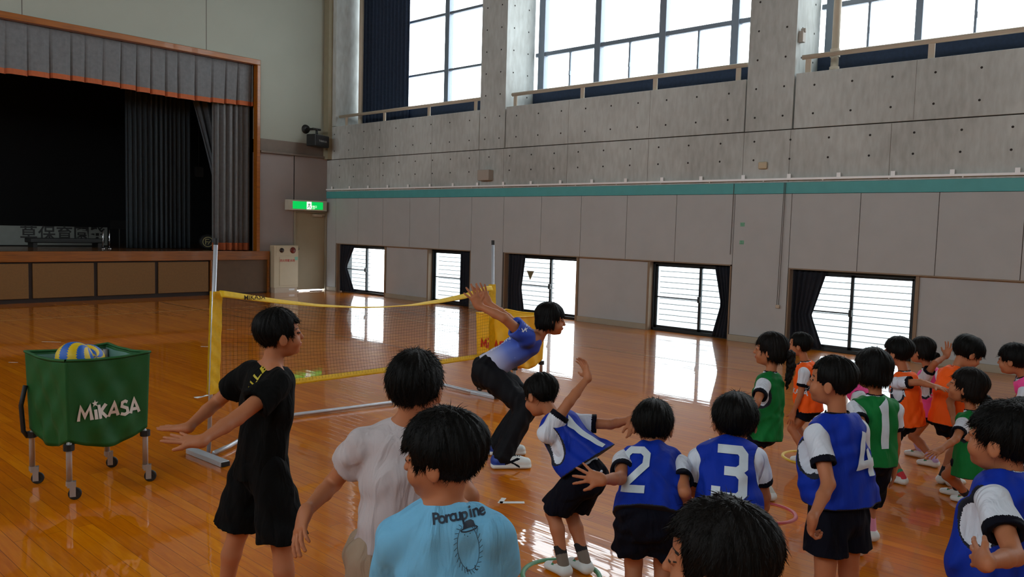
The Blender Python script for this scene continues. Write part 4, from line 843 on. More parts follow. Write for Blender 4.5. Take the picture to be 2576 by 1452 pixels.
def hand_prims(w, f, n, side, s, curl, spread=.5, thumb=.6, curls=None):
    """w wrist, f finger direction, n palm normal, side +1 right -1 left"""
    f = nz(f); n = nz(n-f*(n@f)); t = np.cross(f, n)*side; P = []
    pl = .062*s*1.08; P.append(cone(w+f*.008*s, w+f*pl*.82, .0125*s, .0135*s, .012*s, lat=t, ratio=2.1))
    P.append(cone(w-f*.01*s, w+f*.02*s, .0165*s, .0155*s, .014*s, lat=t, ratio=1.3))
    for i, (o, L_, rr) in enumerate(((.0235, .050, .0066), (.0085, .056, .0068), (-.0075, .052, .0064), (-.0225, .041, .0058))):
        b = w+f*pl*(.97 if i < 3 else .88)+t*o*s; a = (o/.0235)*spread*.42; c_ = (curls[i] if curls else curl)*(1+.12*i)
        d0 = nz(f*math.cos(a)+t*math.sin(a)); p = b; d = d0
        for j, fr in enumerate((.45, .3, .25)):
            ang = c_*(.5 if j == 0 else .75*j+.4); e = d0*math.cos(ang)+n*math.sin(ang); q = p+e*L_*fr*s*1.1
            P.append(cone(p-e*.004*s if j == 0 else p, q, rr*s*(1.08-.1*j), rr*s*(1-.1*j), .0035*s)); p = q
    b = w+f*.016*s+t*.022*s; e = nz(f*.75+t*(.35+thumb*.6)+n*.25); q = b+e*.030*s; P.append(cone(b-t*.008*s, q, .0105*s, .0085*s, .009*s)); e2 = nz(e+f*.35); r_ = q+e2*.024*s; P.append(cone(q, r_, .0078*s, .0062*s, .004*s))
    return P
def person(sp):
    s = sp['s']; d0 = sp['d']; hs = sp.get('hs', 1.)*s; sm = sp.get('hair', 'short'); adult = sp.get('adult', False); limb = sp.get('limb', 1.)
    HC = at(*sp['head'], d0+sp.get('hdd', 0)); N = at(*sp['neck'], d0+sp.get('ndd', 0)); PV = at(*sp['pelvis'], d0+sp.get('pdd', 0))
    R_, U_, A_ = basis(N); yaw = math.radians(sp['yaw']); fwd = A_*math.cos(yaw)+R_*math.sin(yaw)      # facing
    up = nz(N-PV); lat = nz(np.cross(fwd, V(0, 0, 1))); lat = nz(lat-up*(lat@up)*1.0); 
    if 'roll' in sp: lat = nz(lat+up*sp['roll'])
    dep = nz(np.cross(up, lat)); dep = dep if dep@fwd > -.2 else -dep
    hy = math.radians(sp.get('hyaw', sp['yaw'])); hp = math.radians(sp.get('hpitch', 0)); hf = A_*math.cos(hy)+R_*math.sin(hy); hl = np.cross(hf, V(0, 0, 1)); hfw = hf*math.cos(hp)+V(0, 0, 1)*math.sin(hp); hu = np.cross(hl, hfw)
    if 'hroll' in sp: a = math.radians(sp['hroll']); hl, hu = hl*math.cos(a)+hu*math.sin(a), -hl*math.sin(a)+hu*math.cos(a)
    HR = np.array([hl, hfw, hu])                          # rows: right, front, up
    H_ = lambda x, y, z: HC+hs*(hl*x+hfw*y+hu*z)
    sw = sp.get('sw', .118)*s
    shd = sp.get('shd', .052)*s; Rs = N+lat*sw-up*shd+sp.get('shR', 0)*dep; Ls = N-lat*sw-up*shd+sp.get('shL', 0)*dep
    UA, FA, TH, SHN = (.195*s*limb, .175*s*limb, .265*s*sp.get('leg', 1), .255*s*sp.get('leg', 1))
    hipw = .062*s; hy2 = math.radians(sp.get('hipyaw', sp['yaw'])); hlat = nz(np.cross(A_*math.cos(hy2)+R_*math.sin(hy2), V(0, 0, 1)))
    Rh = PV+hlat*hipw; Lh = PV-hlat*hipw
    def joint(v, c, L):
        if v[0] == 'w': return c+L*nz(R_*v[1]+U_*v[2]+A_*v[3])
        return sphere_ray(v[0], v[1], c, L, v[2])
    arms = {}
    for k, sh in (('R', Rs), ('L', Ls)):
        a = sp.get('arm'+k, (('w', .15 if k == 'R' else -.15, -1, 0), ('w', 0, -1, .1), ('w', 0, -1, 0), ('w', -.9 if k == 'R' else .9, 0, 0)))
        E_ = joint(a[0], sh, UA); W_ = joint(a[1], E_, FA); hd = joint(a[2], W_, .12*s)-W_; pn = R_*a[3][1]+U_*a[3][2]+A_*a[3][3]; arms[k] = (sh, E_, W_, hd, pn, a[4] if len(a) > 4 else {})
    legs = {}
    for k, hp_ in (('R', Rh), ('L', Lh)):
        v = sp['leg'+k]; kv, av = v[0], v[1]; az = .065*s
        An = fl(av[1], av[2], az) if av[0] == 'f' else gz(av[1], d0+av[2], az)
        mid = (hp_+An)/2; Lg = np.linalg.norm(An-hp_); tot = TH+SHN
        if Lg >= tot*.995: Kn = hp_+(An-hp_)*TH/tot; t_, s2 = TH, SHN
        else:
            x = (Lg*Lg+TH*TH-SHN*SHN)/(2*Lg); hgt = math.sqrt(max(TH*TH-x*x, 0)); ax_ = nz(An-hp_); kd = R_*kv[0]+U_*kv[1]+A_*kv[2] if kv is not None else fwd; kd = nz(kd-ax_*(kd@ax_)); Kn = hp_+ax_*x+kd*hgt
        fy = math.radians(v[2]) if len(v) > 2 else yaw; fd = A_*math.cos(fy)+R_*math.sin(fy); legs[k] = (hp_, Kn, An, fd)
    base = V(*(((legs['R'][2]+legs['L'][2])/2)[:2]), 0)
    T = thing('person', base, sp['label'], 'person', None)
    hb, hh, hc = sp.get('h', .005), sp.get('hh', .004), sp.get('hc', .005)
    # ---------------- body
    B = []
    CH = N-up*.10*s
    B.append(cone(N-up*.07*s, N-up*.15*s, .066*s, .068*s, .03*s, lat=lat, ratio=1.42)); B.append(cone(N-up*.15*s, PV+up*.03*s, .066*s, .066*s, .03*s, lat=lat, ratio=1.32)); B.append(cone(PV+up*.03*s, PV-V(0, 0, .02*s), .068*s, .066*s, .03*s, lat=hlat, ratio=1.35))
    B.append(cone(N+up*.0*s, Rs, .034*s, .038*s, .02*s)); B.append(cone(N, Ls, .034*s, .038*s, .02*s))
    nr = .034*s*sp.get('neckr', 1.); B.append(cone(N-up*.01*s, H_(0, -.022, -.045), nr*1.08, nr, .014*s))
    for k, (a, e, w, hd, pn, o) in arms.items():
        B.append(cone(a, e, .034*s, .0255*s, .012*s)); B.append(cone(e, e+(w-e)*.35, .026*s, .0245*s, .01*s)); B.append(cone(e+(w-e)*.35, w, .0245*s, .0165*s, .01*s))
        hz_ = sp.get('hand', 1.)*s; B += hand_prims(w, hd, pn, 1 if k == 'R' else -1, hz_, o.get('curl', .3), o.get('spread', .5), o.get('thumb', .6), o.get('curls'))
    for k, (a, kn, an, fd) in legs.items():
        B.append(cone(a, kn, .058*s, .038*s, .02*s)); cd = nz(np.cross(np.cross(fd, V(0, 0, 1)), an-kn)); m_ = kn+(an-kn)*.33-fd*.010*s
        B.append(cone(kn, m_, .037*s, .036*s, .012*s)); B.append(cone(m_, an, .035*s, .0235*s, .014*s)); B.append(cone(an, an+fd*.06*s-V(0, 0, .025*s), .024*s, .02*s, .01*s))
    hd_ = [ell(H_(0, -.012, .026), V(.0735, .090, .078)*hs, HR, .015*hs), ell(H_(0, .024, -.028), V(.056, .060, .066)*hs, HR, .02*hs), ell(H_(0, .034, -.062), V(.040, .042, .034)*hs, HR, .018*hs), ell(H_(0, .066, -.079), V(.014, .012, .012)*hs, HR, .014*hs),
          cone(H_(0, .080, .006), H_(0, .093, -.022), .006*hs, .0085*hs, .010*hs), ell(H_(0, .093, -.025), V(.0105, .0085, .0075)*hs, HR, .006*hs), ell(H_(0, .083, -.047), V(.018, .0085, .0055)*hs, HR, .004*hs), ell(H_(0, .081, -.056), V(.015, .0085, .0055)*hs, HR, .004*hs)]
    for q in (-1, 1):
        hd_ += [ell(H_(q*.036, .054, -.036), V(.024, .022, .024)*hs, HR, .016*hs), ell(H_(q*.030, .0885, .0045), V(.015, .009, .008)*hs, HR, .010*hs, 's'), ell(H_(q*.030, .0705, .0035), V(.015, .0105, .0095)*hs, HR, .002*hs),
               ell(H_(q*.077, -.008, -.016), V(.007, .0165, .027)*hs, HR, .004*hs), ell(H_(q*.073, -.0, -.018), V(.007, .012, .02)*hs, HR, .004*hs), ell(H_(q*.086, -.005, -.013), V(.0045, .009, .016)*hs, HR, .003*hs, 's')]
    B += hd_
    lo, hi = box_of(B); fine = []
    hlo, hhi = HC-.135*hs, HC+.135*hs; fine.append((hlo, hhi, hh))
    for k, (a, e, w, hd, pn, o) in arms.items():
        if sp.get('hands', 1): c = w+nz(hd)*.062*s; r_ = .085*s; fine.append((c-r_, c+r_, min(hh, .0036)))
    parts = []; G = Grid(lo, hi, hb); fill(G, B); pad = hb
    p, q = nets(G, [(a+pad, b-pad) for a, b, _ in fine]); parts.append((relax(p, q), q))
    for i, (a, b, h_) in enumerate(fine):
        G = Grid(a-pad, b+pad, h_); fill(G, B); p, q = nets(G, [(a2+pad, b2-pad) for a2, b2, _ in fine[:i]]); parts.append((relax(p, q), q))
    def bm_(c):
        l = (c-HC)/hs; x = l@hl; y = l@hfw; z = l@hu; r = np.zeros(len(c), int)
        for q_ in (-1, 1):
            ex = (x-q_*.030); m = (np.abs(ex) < .0135) & (np.abs(z-.0035) < .0034*np.sqrt(np.maximum(0, 1-(ex/.0145)**2))+.0006) & (y > .05); r[m] = 3
            br = (np.abs(ex-q_*.002) < .016) & (np.abs(z-.023+.12*np.abs(ex)) < .0022) & (y > .045); r[br] = 3
        lp = (np.abs(x) < .017) & (np.abs(z+.0515) < .0085) & (y > .078); r[lp] = 1; return r
    mesh_from('body', parts, [M_skin, M_lip, M_eyew, M_eye], T, bm_)
    # ---------------- hair
    t_ = sp.get('hairt', 1.)
    Hp = [ell(H_(0, -.014, .030), V(.083, .101, .087)*hs*t_, HR, .01)]
    cut = lambda x0, y0, z0, x1, y1, z1: (V(x0, y0, z0), V(x1, y1, z1))
    rs = np.random.RandomState(int(sp['head'][0]))
    boxes = []
    if sm == 'short': boxes = [(.045, .052, 9, -.02, .05), (-.028, -.012, 9, 0, .0), (-9, -.060, 9, 0, .35)]
    elif sm == 'fringe': boxes = [(.050, .030, 9, 0, 0), (.0, -.010, 9, 0, 0), (-9, -.060, 9, 0, .3)]; Hp[0]['r'] = V(.086, .104, .086)*hs*t_
    elif sm in ('bob', 'pony', 'pigtail'):
        Hp.append(ell(H_(0, -.022, -.022), V(.086, .082, .078)*hs, HR, .015)); boxes = [(.050, .028, 9, 0, 0), (.022, -.0, 9, 0, 0), (-9, sp.get('hairlen', -.075), 9, 0, .12)]
        if sm in ('pony', 'pigtail'): boxes = [(.052, .034, 9, 0, 0), (.005, -.012, 9, 0, 0), (-9, -.055, 9, 0, .2)]
    Gh = Grid(HC-.175*hs, HC+.15*hs, hh if hh < .004 else .004); fill(Gh, Hp)
    x = (Gh.lo[0]+Gh.h*np.arange(Gh.n[0]))[:, None, None]-HC[0]; y = (Gh.lo[1]+Gh.h*np.arange(Gh.n[1]))[None, :, None]-HC[1]; z = (Gh.lo[2]+Gh.h*np.arange(Gh.n[2]))[None, None, :]-HC[2]
    lx = (x*hl[0]+y*hl[1]+z*hl[2])/hs; ly = (x*hfw[0]+y*hfw[1]+z*hfw[2])/hs; lz = (x*hu[0]+y*hu[1]+z*hu[2])/hs
    ph = np.arctan2(ly, lx)
    if 'hairn' not in sp: Gh.F += (.0022*np.sin(ph*23+lz*30+2*np.sin(ph*7))+.0016*np.sin(ph*41-lz*22)+.003*np.sin(lz*45+ph*3)).astype(f32)*.7
    for (y0, z0, _, sl1, sl2) in boxes:   # cut where ly>y0 and lz<z0 (+slopes)
        D = np.maximum((y0-ly)*hs, (lz-z0-sl2*ly*1.0-(.007*np.sin(ph*19)+.005*np.sin(ph*31+1)))*hs); D = -D; Gh.F = np.maximum(Gh.F, D.astype(f32)) if True else Gh.F
    p, q = nets(Gh); p = relax(p, q)
    # strands: thin ribbons combed down from the crown
    cen = p[q].mean(1); nn = np.cross(p[q[:, 2]]-p[q[:, 0]], p[q[:, 3]]-p[q[:, 1]]); nn /= np.linalg.norm(nn, axis=1)[:, None]+1e-9
    crown = H_(0, -.045, .11); ns = sp.get('strands', 2500); out = ((cen-H_(0, -.01, .01))*nn).sum(1) > 0; ids = np.where(out)[0]; ids = ids[rs.randint(0, len(ids), ns)]
    o = cen[ids]; n_ = nn[ids]; dd = o-crown; dd -= n_*(dd*n_).sum(1)[:, None]; dd /= np.linalg.norm(dd, axis=1)[:, None]+1e-9; dd += rs.randn(ns, 3)*.14-hu[None]*.1; sd_ = np.cross(dd, n_); sd_ /= np.linalg.norm(sd_, axis=1)[:, None]+1e-9
    L_ = (rs.uniform(.012, .028, ns)*hs*sp.get('strandlen', 1.))[:, None]; w_ = .0009*hs; lift = rs.uniform(.02, .16, ns)[:, None]
    P0 = o-n_*.001; P1 = o+dd*L_*.5+n_*L_*lift*.5; P2 = o+dd*L_+n_*L_*(lift*.55-.1)
    rv = np.stack([P0-sd_*w_, P0+sd_*w_, P1-sd_*w_*.8, P1+sd_*w_*.8, P2-sd_*w_*.15, P2+sd_*w_*.15], 1).reshape(-1, 3); b_ = np.arange(ns)[:, None]*6
    rq = np.concatenate([b_+np.array([[0, 1, 3, 2]]), b_+np.array([[2, 3, 5, 4]])]); hm = M_hairb if sp.get('brown') else M_hair
    mesh_from('hair', [(p, q), (rv, rq)], [hm], T)
    if sm == 'pony' or sm == 'pigtail':
        pts = [H_(*c) for c in sp.get('tail', ((0, -.085, .0), (0, -.125, -.02), (0, -.13, -.09), (0, -.12, -.17), (0, -.11, -.24)))]; rr = [.02, .027, .027, .02, .006]; Tp = [cone(pts[i], pts[i+1], rr[i]*hs, rr[i+1]*hs, .01) for i in range(4)]
        lo, hi = box_of(Tp, .01); G = Grid(lo, hi, .004); fill(G, Tp); wrinkle(G, .004, 3, nz(pts[3]-pts[1]), .02); p, q = nets(G); mesh_from('ponytail', [(p, q)], [hm], T)
        G = Grid(pts[0]-.04, pts[0]+.04, .003); fill(G, [cone(pts[0]-nz(pts[1]-pts[0])*.004, pts[0]+nz(pts[1]-pts[0])*.004, .024*hs, .024*hs, .003)]); p, q = nets(G); mesh_from('hair_band', [(p, q)], [mat('hair_band_red', srgb(150, 70, 70), .6)], T)
    # ---------------- clothes
    top = sp.get('top', 'gym'); seed = int(sp['head'][0])
    sleeve = sp.get('sleeve', .62); tw = sp.get('tw', 1.)
    hemd = sp.get('hem', .04)*s; HEM = PV-up*hemd
    if 'hempx' in sp: HEM = at(sp['hempx'][0], sp['hempx'][1], d0+sp['hempx'][2])
    TC = [cone(N-up*.065*s, N-up*.15*s, .078*s*tw, .080*s*tw, .03*s, lat=lat, ratio=1.40), cone(N-up*.15*s, HEM-up*.03*s, .080*s*tw, .084*s*tw*sp.get('flare', 1.), .03*s, lat=lat, ratio=1.36), cone(N-up*.026*s, Rs, .043*s, .046*s, .02*s), cone(N-up*.026*s, Ls, .043*s, .046*s, .02*s)]
    if 'belly' in sp: TC.append(cone(at(*sp['belly'][:2], d0+sp['belly'][2]), at(*sp['belly'][3:5], d0+sp['belly'][5]), sp['belly'][6]*s, sp['belly'][7]*s, .04*s, lat=lat, ratio=1.3))
    SUBS = [cone(N-up*.014*s+dep*.01*s, H_(0, -.02, -.045)+dep*.01*s, .040*s, .046*s, .006, 's')]
    ends = {}
    for k, (a, e, w, hd, pn, o) in arms.items():
        dr = nz(e-a); en = a+(e-a)*sleeve; ends[k] = (en, dr); TC.append(cone(a, en+dr*.06*s, .047*s, sp.get('slw', .051)*s, .016*s, clips=((en, dr),))); SUBS.append(cone(en-dr*.012*s, en+dr*.08*s, .037*s, .045*s, .003, 's'))
    lo, hi = box_of(TC, .02); G = Grid(lo, hi, hc); fill(G, TC); hn = nz(-up*.85+V(0, 0, -.15)); 
    x = None; wrinkle(G, sp.get('wr', .0042 if top != 'gym' else .0025)*s, seed, nz(up), .10*s); clipG(G, HEM, -up)
    inner = [cone(HEM+up*.05*s, HEM-up*.06*s, .070*s*tw, .074*s*tw*sp.get('flare', 1.), .01, 's', lat=lat, ratio=1.36)] if top != 'gym' else []
    fill(G, SUBS+inner); p, q = nets(G); p = relax(p, q)
    tm = sp.get('topmat', M_wtee)
    def tmf(c):
        r = np.zeros(len(c), int)
        if top == 'gym':
            for k, (en, dr) in ends.items():
                a = arms[k][0]; dl = (c-en)@dr; rad = np.linalg.norm((c-en)-dl[:, None]*dr, axis=1); r[(dl > -.026*s) & (rad < .075*s) & (dl < .01)] = 1
        return r
    tee = mesh_from('shirt', [(p, q)], [tm, M_navy], T, tmf)
    if top == 'gym':      # folded polo collar
        c0 = N+up*.004*s; c1 = N+up*.026*s+(H_(0, -.02, -.045)-N)*.12
        Cp = [cone(c0-up*.006*s, c1, .056*s, .043*s, .008, lat=lat, ratio=1.15, clips=((c1, up),))]; Cs = [cone(c0-up*.03*s, c1+up*.05*s, .046*s, .0365*s, .003, 's', lat=lat, ratio=1.1), cone(c0+dep*.05*s-up*.06*s, c0+dep*.05*s+up*.08*s, .012*s, .012*s, .003, 's')]
        lo, hi = box_of(Cp, .02); G = Grid(lo, hi, .004); fill(G, Cp+Cs); p, q = nets(G)
        mesh_from('collar', [(relax(p, q), q)], [M_wtee, M_navy], T, lambda c: (((c-c1)@up) > -.009*s).astype(int) if sp.get('ctrim', 1) else (((c-c1)@up) > -.004*s).astype(int))
    # shorts / trousers
    bt = sp.get('bottom', 'shorts'); Q = []; SS = []; hw = sp.get('hemw', .064); HL = sp.get('hemf', .62)
    waist = PV+up*.05*s; Q.append(cone(PV+up*.03*s, PV-V(0, 0, .03*s), .082*s*sp.get('bw', 1.), .082*s*sp.get('bw', 1.), .02*s, lat=hlat, ratio=1.28, clips=((waist, up),)))
    sends = []
    for k, (a, kn, an, fd) in legs.items():
        if bt == 'shorts':
            e = a+(kn-a)*HL if HL <= 1 else kn+(an-kn)*(HL-1); dr = nz(kn-a) if HL <= 1 else nz(nz(an-kn)+nz(kn-a)); dr = nz(dr+V(0, 0, -.5)); off = hlat*(.010 if k == 'R' else -.010)*s
            Q.append(cone(a+V(0, 0, .0), e+dr*.03*s+off, .066*s*sp.get('bw', 1.), hw*s, .015*s, clips=((e, dr),))); c_ = kn+(an-kn)*max(0, HL-1)*1.2
            SS.append(cone(e-dr*.02*s+off*.6, e+dr*.08*s+off, (hw-.019)*s, (hw-.015)*s, .003, 's'))
        else:
            Q.append(cone(a, kn, .076*s, .060*s, .02*s)); Q.append(cone(kn, an+V(0, 0, -.005*s), .059*s, .053*s, .02*s, clips=((an-V(0, 0, .03*s), V(0, 0, -1)),))); SS.append(cone(an-V(0, 0, .00), an-V(0, 0, .09*s), .040*s, .05*s, .003, 's'))
    lo, hi = box_of(Q, .02); G = Grid(lo, hi, hc); fill(G, Q); wrinkle(G, .0045*s, seed+5, V(0, 0, 1), .07*s); fill(G, SS); p, q = nets(G); mesh_from('trousers' if bt != 'shorts' else 'shorts', [(relax(p, q), q)], [sp.get('botmat', M_navy)], T)
    # bib
    bib = None
    if sp.get('bib'):
        bh = PV-up*sp.get('bibhem', .0)*s
        if 'bibpx' in sp: bh = at(sp['bibpx'][0], sp['bibpx'][1], d0+sp['bibpx'][2])
        ax2 = nz(bh-(N-up*.1*s)); bf = sp.get('bibflare', 1.1); w0 = .097*s*max(1, tw)
        Bp = [cone(N-up*.055*s, N-up*.15*s, w0, w0*1.03, .03*s, lat=lat, ratio=1.22), cone(N-up*.15*s, bh+ax2*.04*s, w0*1.03, w0*bf, .03*s, lat=lat, ratio=1.27), cone(N-up*.006*s, N+lat*.085*s-up*.036*s, .051*s, .055*s, .02*s), cone(N-up*.006*s, N-lat*.085*s-up*.036*s, .051*s, .055*s, .02*s)]
        for bx in sp.get('bibextra', ()): Bp.append(cone(at(*bx[:2], d0+bx[2]), at(*bx[3:5], d0+bx[5]), bx[6]*s, bx[7]*s, .035*s, lat=lat, ratio=1.3))
        lo, hi = box_of(Bp, .02); G = Grid(lo, hi, hc); fill(G, Bp); wrinkle(G, .0045*s, seed+9, nz(up), .08*s); clipG(G, bh, nz(ax2+V(0, 0, -.3)))
        hol = [cone(N-up*.005*s+dep*.016*s, H_(0, -.02, -.045)+dep*.02*s, .050*s, .06*s, .004, 's')]
        for sg, sh in ((1, Rs), (-1, Ls)):
            c = N+lat*sg*.150*s-up*.105*s; hol.append(ell(c, V(.052, .078, .108)*s*sp.get('armh', 1.), np.array([lat, dep, up]), .006, 's'))
        fill(G, hol); p, q = nets(G)
        def bmf(c):
            r = np.zeros(len(c), int)
            x_, y_, z_ = (c[:, i].astype(f32) for i in range(3)); Do = np.min([evalp(q_, x_, y_, z_) for q_ in Bp], 0); ins = np.zeros(len(c), bool)
            for hp_ in hol: ins |= np.abs(evalp(hp_, x_, y_, z_)) < .005
            r[ins & (Do > -.007)] = 1; r[ins & (Do <= -.007)] = 2
            r[np.abs((c-bh)@nz(ax2+V(0, 0, -.3))) < .006*s] = 1; return r
        bib = mesh_from('bib', [(relax(p, q), q)], [BIB[sp['bib']], M_trim, M_wtee], T, bmf)
        if sp.get('num'):
            c, nn_ = surf_hit(bib, *sp['numpx'])
            if c is None: c = CH; print('number missed', sp['label'])
            nd = nz(sp['numdir'][0]*R_+sp['numdir'][1]*U_+sp['numdir'][2]*A_) if 'numdir' in sp else nz(np.array(nn_)); uu = nz(V(0, 0, 1) if 'numup' not in sp else sp['numup'][0]*R_+sp['numup'][1]*U_+sp['numup'][2]*A_); uu = nz(uu-nd*(uu@nd)); rr_ = np.cross(uu, nd)
            wrap_decal('number', stroke_geom(NUMS[sp['num']], .19), c, rr_, uu, nd, bib, M_num, T, sp.get('numsz', .15)*s, .006, .008)
    # socks and shoes
    for k, (a, kn, an, fd) in legs.items():
        if sp.get('noshoes'): continue
        fs = sp.get('fs', 1.)*s; lt = nz(np.cross(fd, V(0, 0, 1))); g0 = V(an[0], an[1], 0)
        heel = g0-fd*.022*fs+V(0, 0, .032*fs); toe = g0+fd*.105*fs+V(0, 0, .022*fs)
        Sp = [cone(heel, toe, .030*fs, .022*fs, .01, lat=lt, ratio=1.25, clips=((V(0, 0, .001), V(0, 0, -1)),)), cone(heel+fd*.01*fs, an-V(0, 0, .005*fs), .032*fs, .032*fs, .012, clips=((V(0, 0, .001), V(0, 0, -1)),)), cone(g0+fd*.02*fs+V(0, 0, .05*fs), g0+fd*.08*fs+V(0, 0, .03*fs), .022*fs, .02*fs, .012)]
        if adult: Sp.append(cone(heel-fd*.012*fs-V(0, 0, .02*fs), toe+fd*.01*fs-V(0, 0, .012*fs), .018*fs, .014*fs, .003, lat=lt, ratio=2.2, clips=((V(0, 0, .001), V(0, 0, -1)),)))
        sub_ = [cone(an+V(0, 0, -.02*fs), an+V(0, 0, .08*fs), .0265*fs, .03*fs, .003, 's')]; lo, hi = box_of(Sp, .015); G = Grid(lo, hi, .004); fill(G, Sp); clipG(G, an+V(0, 0, -.0*s), V(0, 0, 1)); fill(G, sub_); p, q = nets(G)
        def smf(c, g0=g0, fd=fd, lt=lt, an=an):
            y = (c-g0)@fd/fs; xx = np.abs((c-g0)@lt)/fs; z = c[:, 2]/fs
            if adult:
                r = np.zeros(len(c), int); r[(y < .012) & (z > .02)] = 3; st = (np.abs(z-.028-.35*(y-.02)) < .005) | (np.abs(z-.028+.55*(y-.045)) < .0045); r[st & (y > .01) & (y < .075) & (xx > .018)] = 2; r[(y > .03) & (y < .075) & (xx < .012) & (z > .03) & (np.sin(y*700) > 0)] = 2; return r
            return ((y > .045) & (y < .066) & (xx > .012) & (xx < .024) & (z > .026)).astype(int)*(1 if top == 'gym' else 0)
        mesh_from('shoe', [(relax(p, q), q)], [M_shoe, M_patch, M_navy, mat('shoe_blue', srgb(20, 60, 150), .5)], T, smf)
        sc = sp.get('sock', (1, 220, 220, 220)); u_ = nz(kn-an); sh_ = sp.get('sockh', .085)*s
        Sk = [cone(an-u_*.02*s, an+u_*(sh_+.03*s), .0285*s, .0325*s, .004, clips=((an+u_*sh_, u_),))]; lo, hi = box_of(Sk, .01); G = Grid(lo, hi, .004); fill(G, Sk); p, q = nets(G)
        c2 = sp.get('sock2', sc[1:]); mesh_from('sock', [(p, q)], [mat('sock_%d_%d_%d' % tuple(sc[1:]), srgb(*sc[1:]), .9), mat('sock_%d_%d_%d' % tuple(c2), srgb(*c2), .9)], T, lambda c, an=an, u_=u_: (((c-an)@u_) > sh_*.5).astype(int))
    J = dict(HC=HC, N=N, PV=PV, up=up, lat=lat, dep=dep, R=R_, A=A_, Rs=Rs, Ls=Ls, arms=arms, legs=legs, s=s, T=T, tee=tee, bib=bib)
    if DEBUG: print(sp['label'][:30], 'torso %.2f' % (np.linalg.norm(N-PV)/s), 'neck %.2f' % (np.linalg.norm(HC-N)/s), 'top z %.2f' % (HC[2]+.1*hs), 'pz %.2f' % (PV[2]/s), 'legs %.2f %.2f' % tuple(np.linalg.norm(legs[k][0]-legs[k][2])/(TH+SHN) for k in 'RL'))
    return J
DEBUG = False
NUMS = {'1': [[(-.05, .42), (.05, .5), (.05, -.5)]], '2': [[(-.3, .2), (-.3, .38), (-.18, .5), (.15, .5), (.28, .38), (.28, .12), (-.28, -.42), (-.28, -.5), (.3, -.5)]], '3': [[(-.28, .5), (.2, .5), (.28, .4), (.28, .14), (.16, .04), (-.12, .04)], [(.16, .04), (.28, -.08), (.28, -.4), (.18, -.5), (-.28, -.5), (-.28, -.3)]], '4': [[(.02, .5), (-.28, -.22), (.32, -.22)], [(.12, .1), (.12, -.5)]]}
PP = {}
def W_(x, y, z): return ('w', x, y, z)
HANG = (W_(.1, -1, 0), W_(.05, -1, .15), W_(0, -1, .1), W_(-1, 0, 0)); HANGL = (W_(-.1, -1, 0), W_(-.05, -1, .15), W_(0, -1, .1), W_(1, 0, 0))
PP['black'] = person(dict(label='boy in a black T-shirt and long black shorts beside the net, arms swung back', s=1.1, d=3.25, hs=.86, head=(704, 841), neck=(684, 920), pelvis=(658, 1165), yaw=62, hyaw=76, hpitch=4, hair='short', hh=.0033, shR=-.035, shL=-.03, strands=3500,
    armR=((596, 1052, -1), (503, 1112, -1), (425, 1100, 1), W_(0, -1, .2), dict(curl=-.05, spread=.6)), armL=((548, 1010, 1), (470, 1078, -1), (402, 1078, 1), W_(0, -1, 0), dict(curl=-.05, spread=.4)),
    legR=(None, ('g', 740, -.05)), legL=(None, ('g', 564, .1)), top='tee', topmat=M_blk, botmat=M_blks, hemf=.92, hemw=.092, bw=1.02, hem=.06, sleeve=.58, slw=.060, tw=1.04, sock=(1, 30, 30, 30)))
PP['grey'] = person(dict(shd=.075, label='boy in a pale grey T-shirt and beige trousers seen from behind, left hand hanging', s=1.07, d=2.45, hs=.95, head=(1045, 975), neck=(1025, 1066), pelvis=(985, 1400), yaw=8, hyaw=18, hpitch=-4, hair='short', hh=.003, h=.0045, hc=.0045, strands=6000,
    armL=((838, 1215, 1), (768, 1290, -1), (742, 1385, -1), W_(.6, .1, .8), dict(curl=.35, spread=.35)), armR=((1180, 1250, -1), (1190, 1380, 1), W_(0, -1, 0), W_(-1, 0, 0)),
    legR=(None, ('g', 1020, .05)), legL=(None, ('g', 930, .05)), top='tee', topmat=M_grey, botmat=M_bei, bottom='long', hem=-.02, sleeve=.52, slw=.062, tw=.98, sock=(1, 200, 200, 200)))
PP['sky'] = person(dict(flare=1.14, shd=.075, label='boy in a light blue T-shirt printed with a porcupine, seen from behind', s=1.04, d=1.87, hs=.94, head=(1112, 1148), neck=(1113, 1268), pelvis=(1130, 1680), yaw=4, hyaw=-68, hpitch=-8, strandlen=.75, hair='fringe', hh=.003, h=.0045, hc=.004, strands=7000, hairt=1.04,
    armL=((985, 1505, 1), W_(-.1, -1, .3), W_(0, -1, .1), W_(1, 0, 0)), armR=((1262, 1500, 1), W_(.25, -1, .2), W_(0, -1, .1), W_(-1, 0, 0)),
    legR=(None, ('g', 1180, .0)), legL=(None, ('g', 1070, .0)), top='tee', topmat=M_sky, botmat=M_blks, hem=.0, sleeve=.62, slw=.060, tw=.98, sw=.106, sock=(1, 200, 200, 200)))
PP['front'] = person(dict(strandlen=.75, tw=1.03, flare=1.14, label='boy whose short black haired head rises at the bottom edge, face turned left', s=1.05, d=1.36, hs=.90, head=(1804, 1412), neck=(1872, 1590), pelvis=(1885, 2120), yaw=-40, hyaw=-80, hpitch=-4, hair='short', hh=.003, h=.005, hc=.005, strands=9000, hairt=1.02, brown=1,
    armL=HANGL, armR=HANG, legR=(None, ('g', 1930, .0)), legL=(None, ('g', 1830, .0)), bib=None, hem=.05, bottom='shorts'))
N4 = at(1356, 846, 5.85); P4_ = at(1222, 928, 5.85)
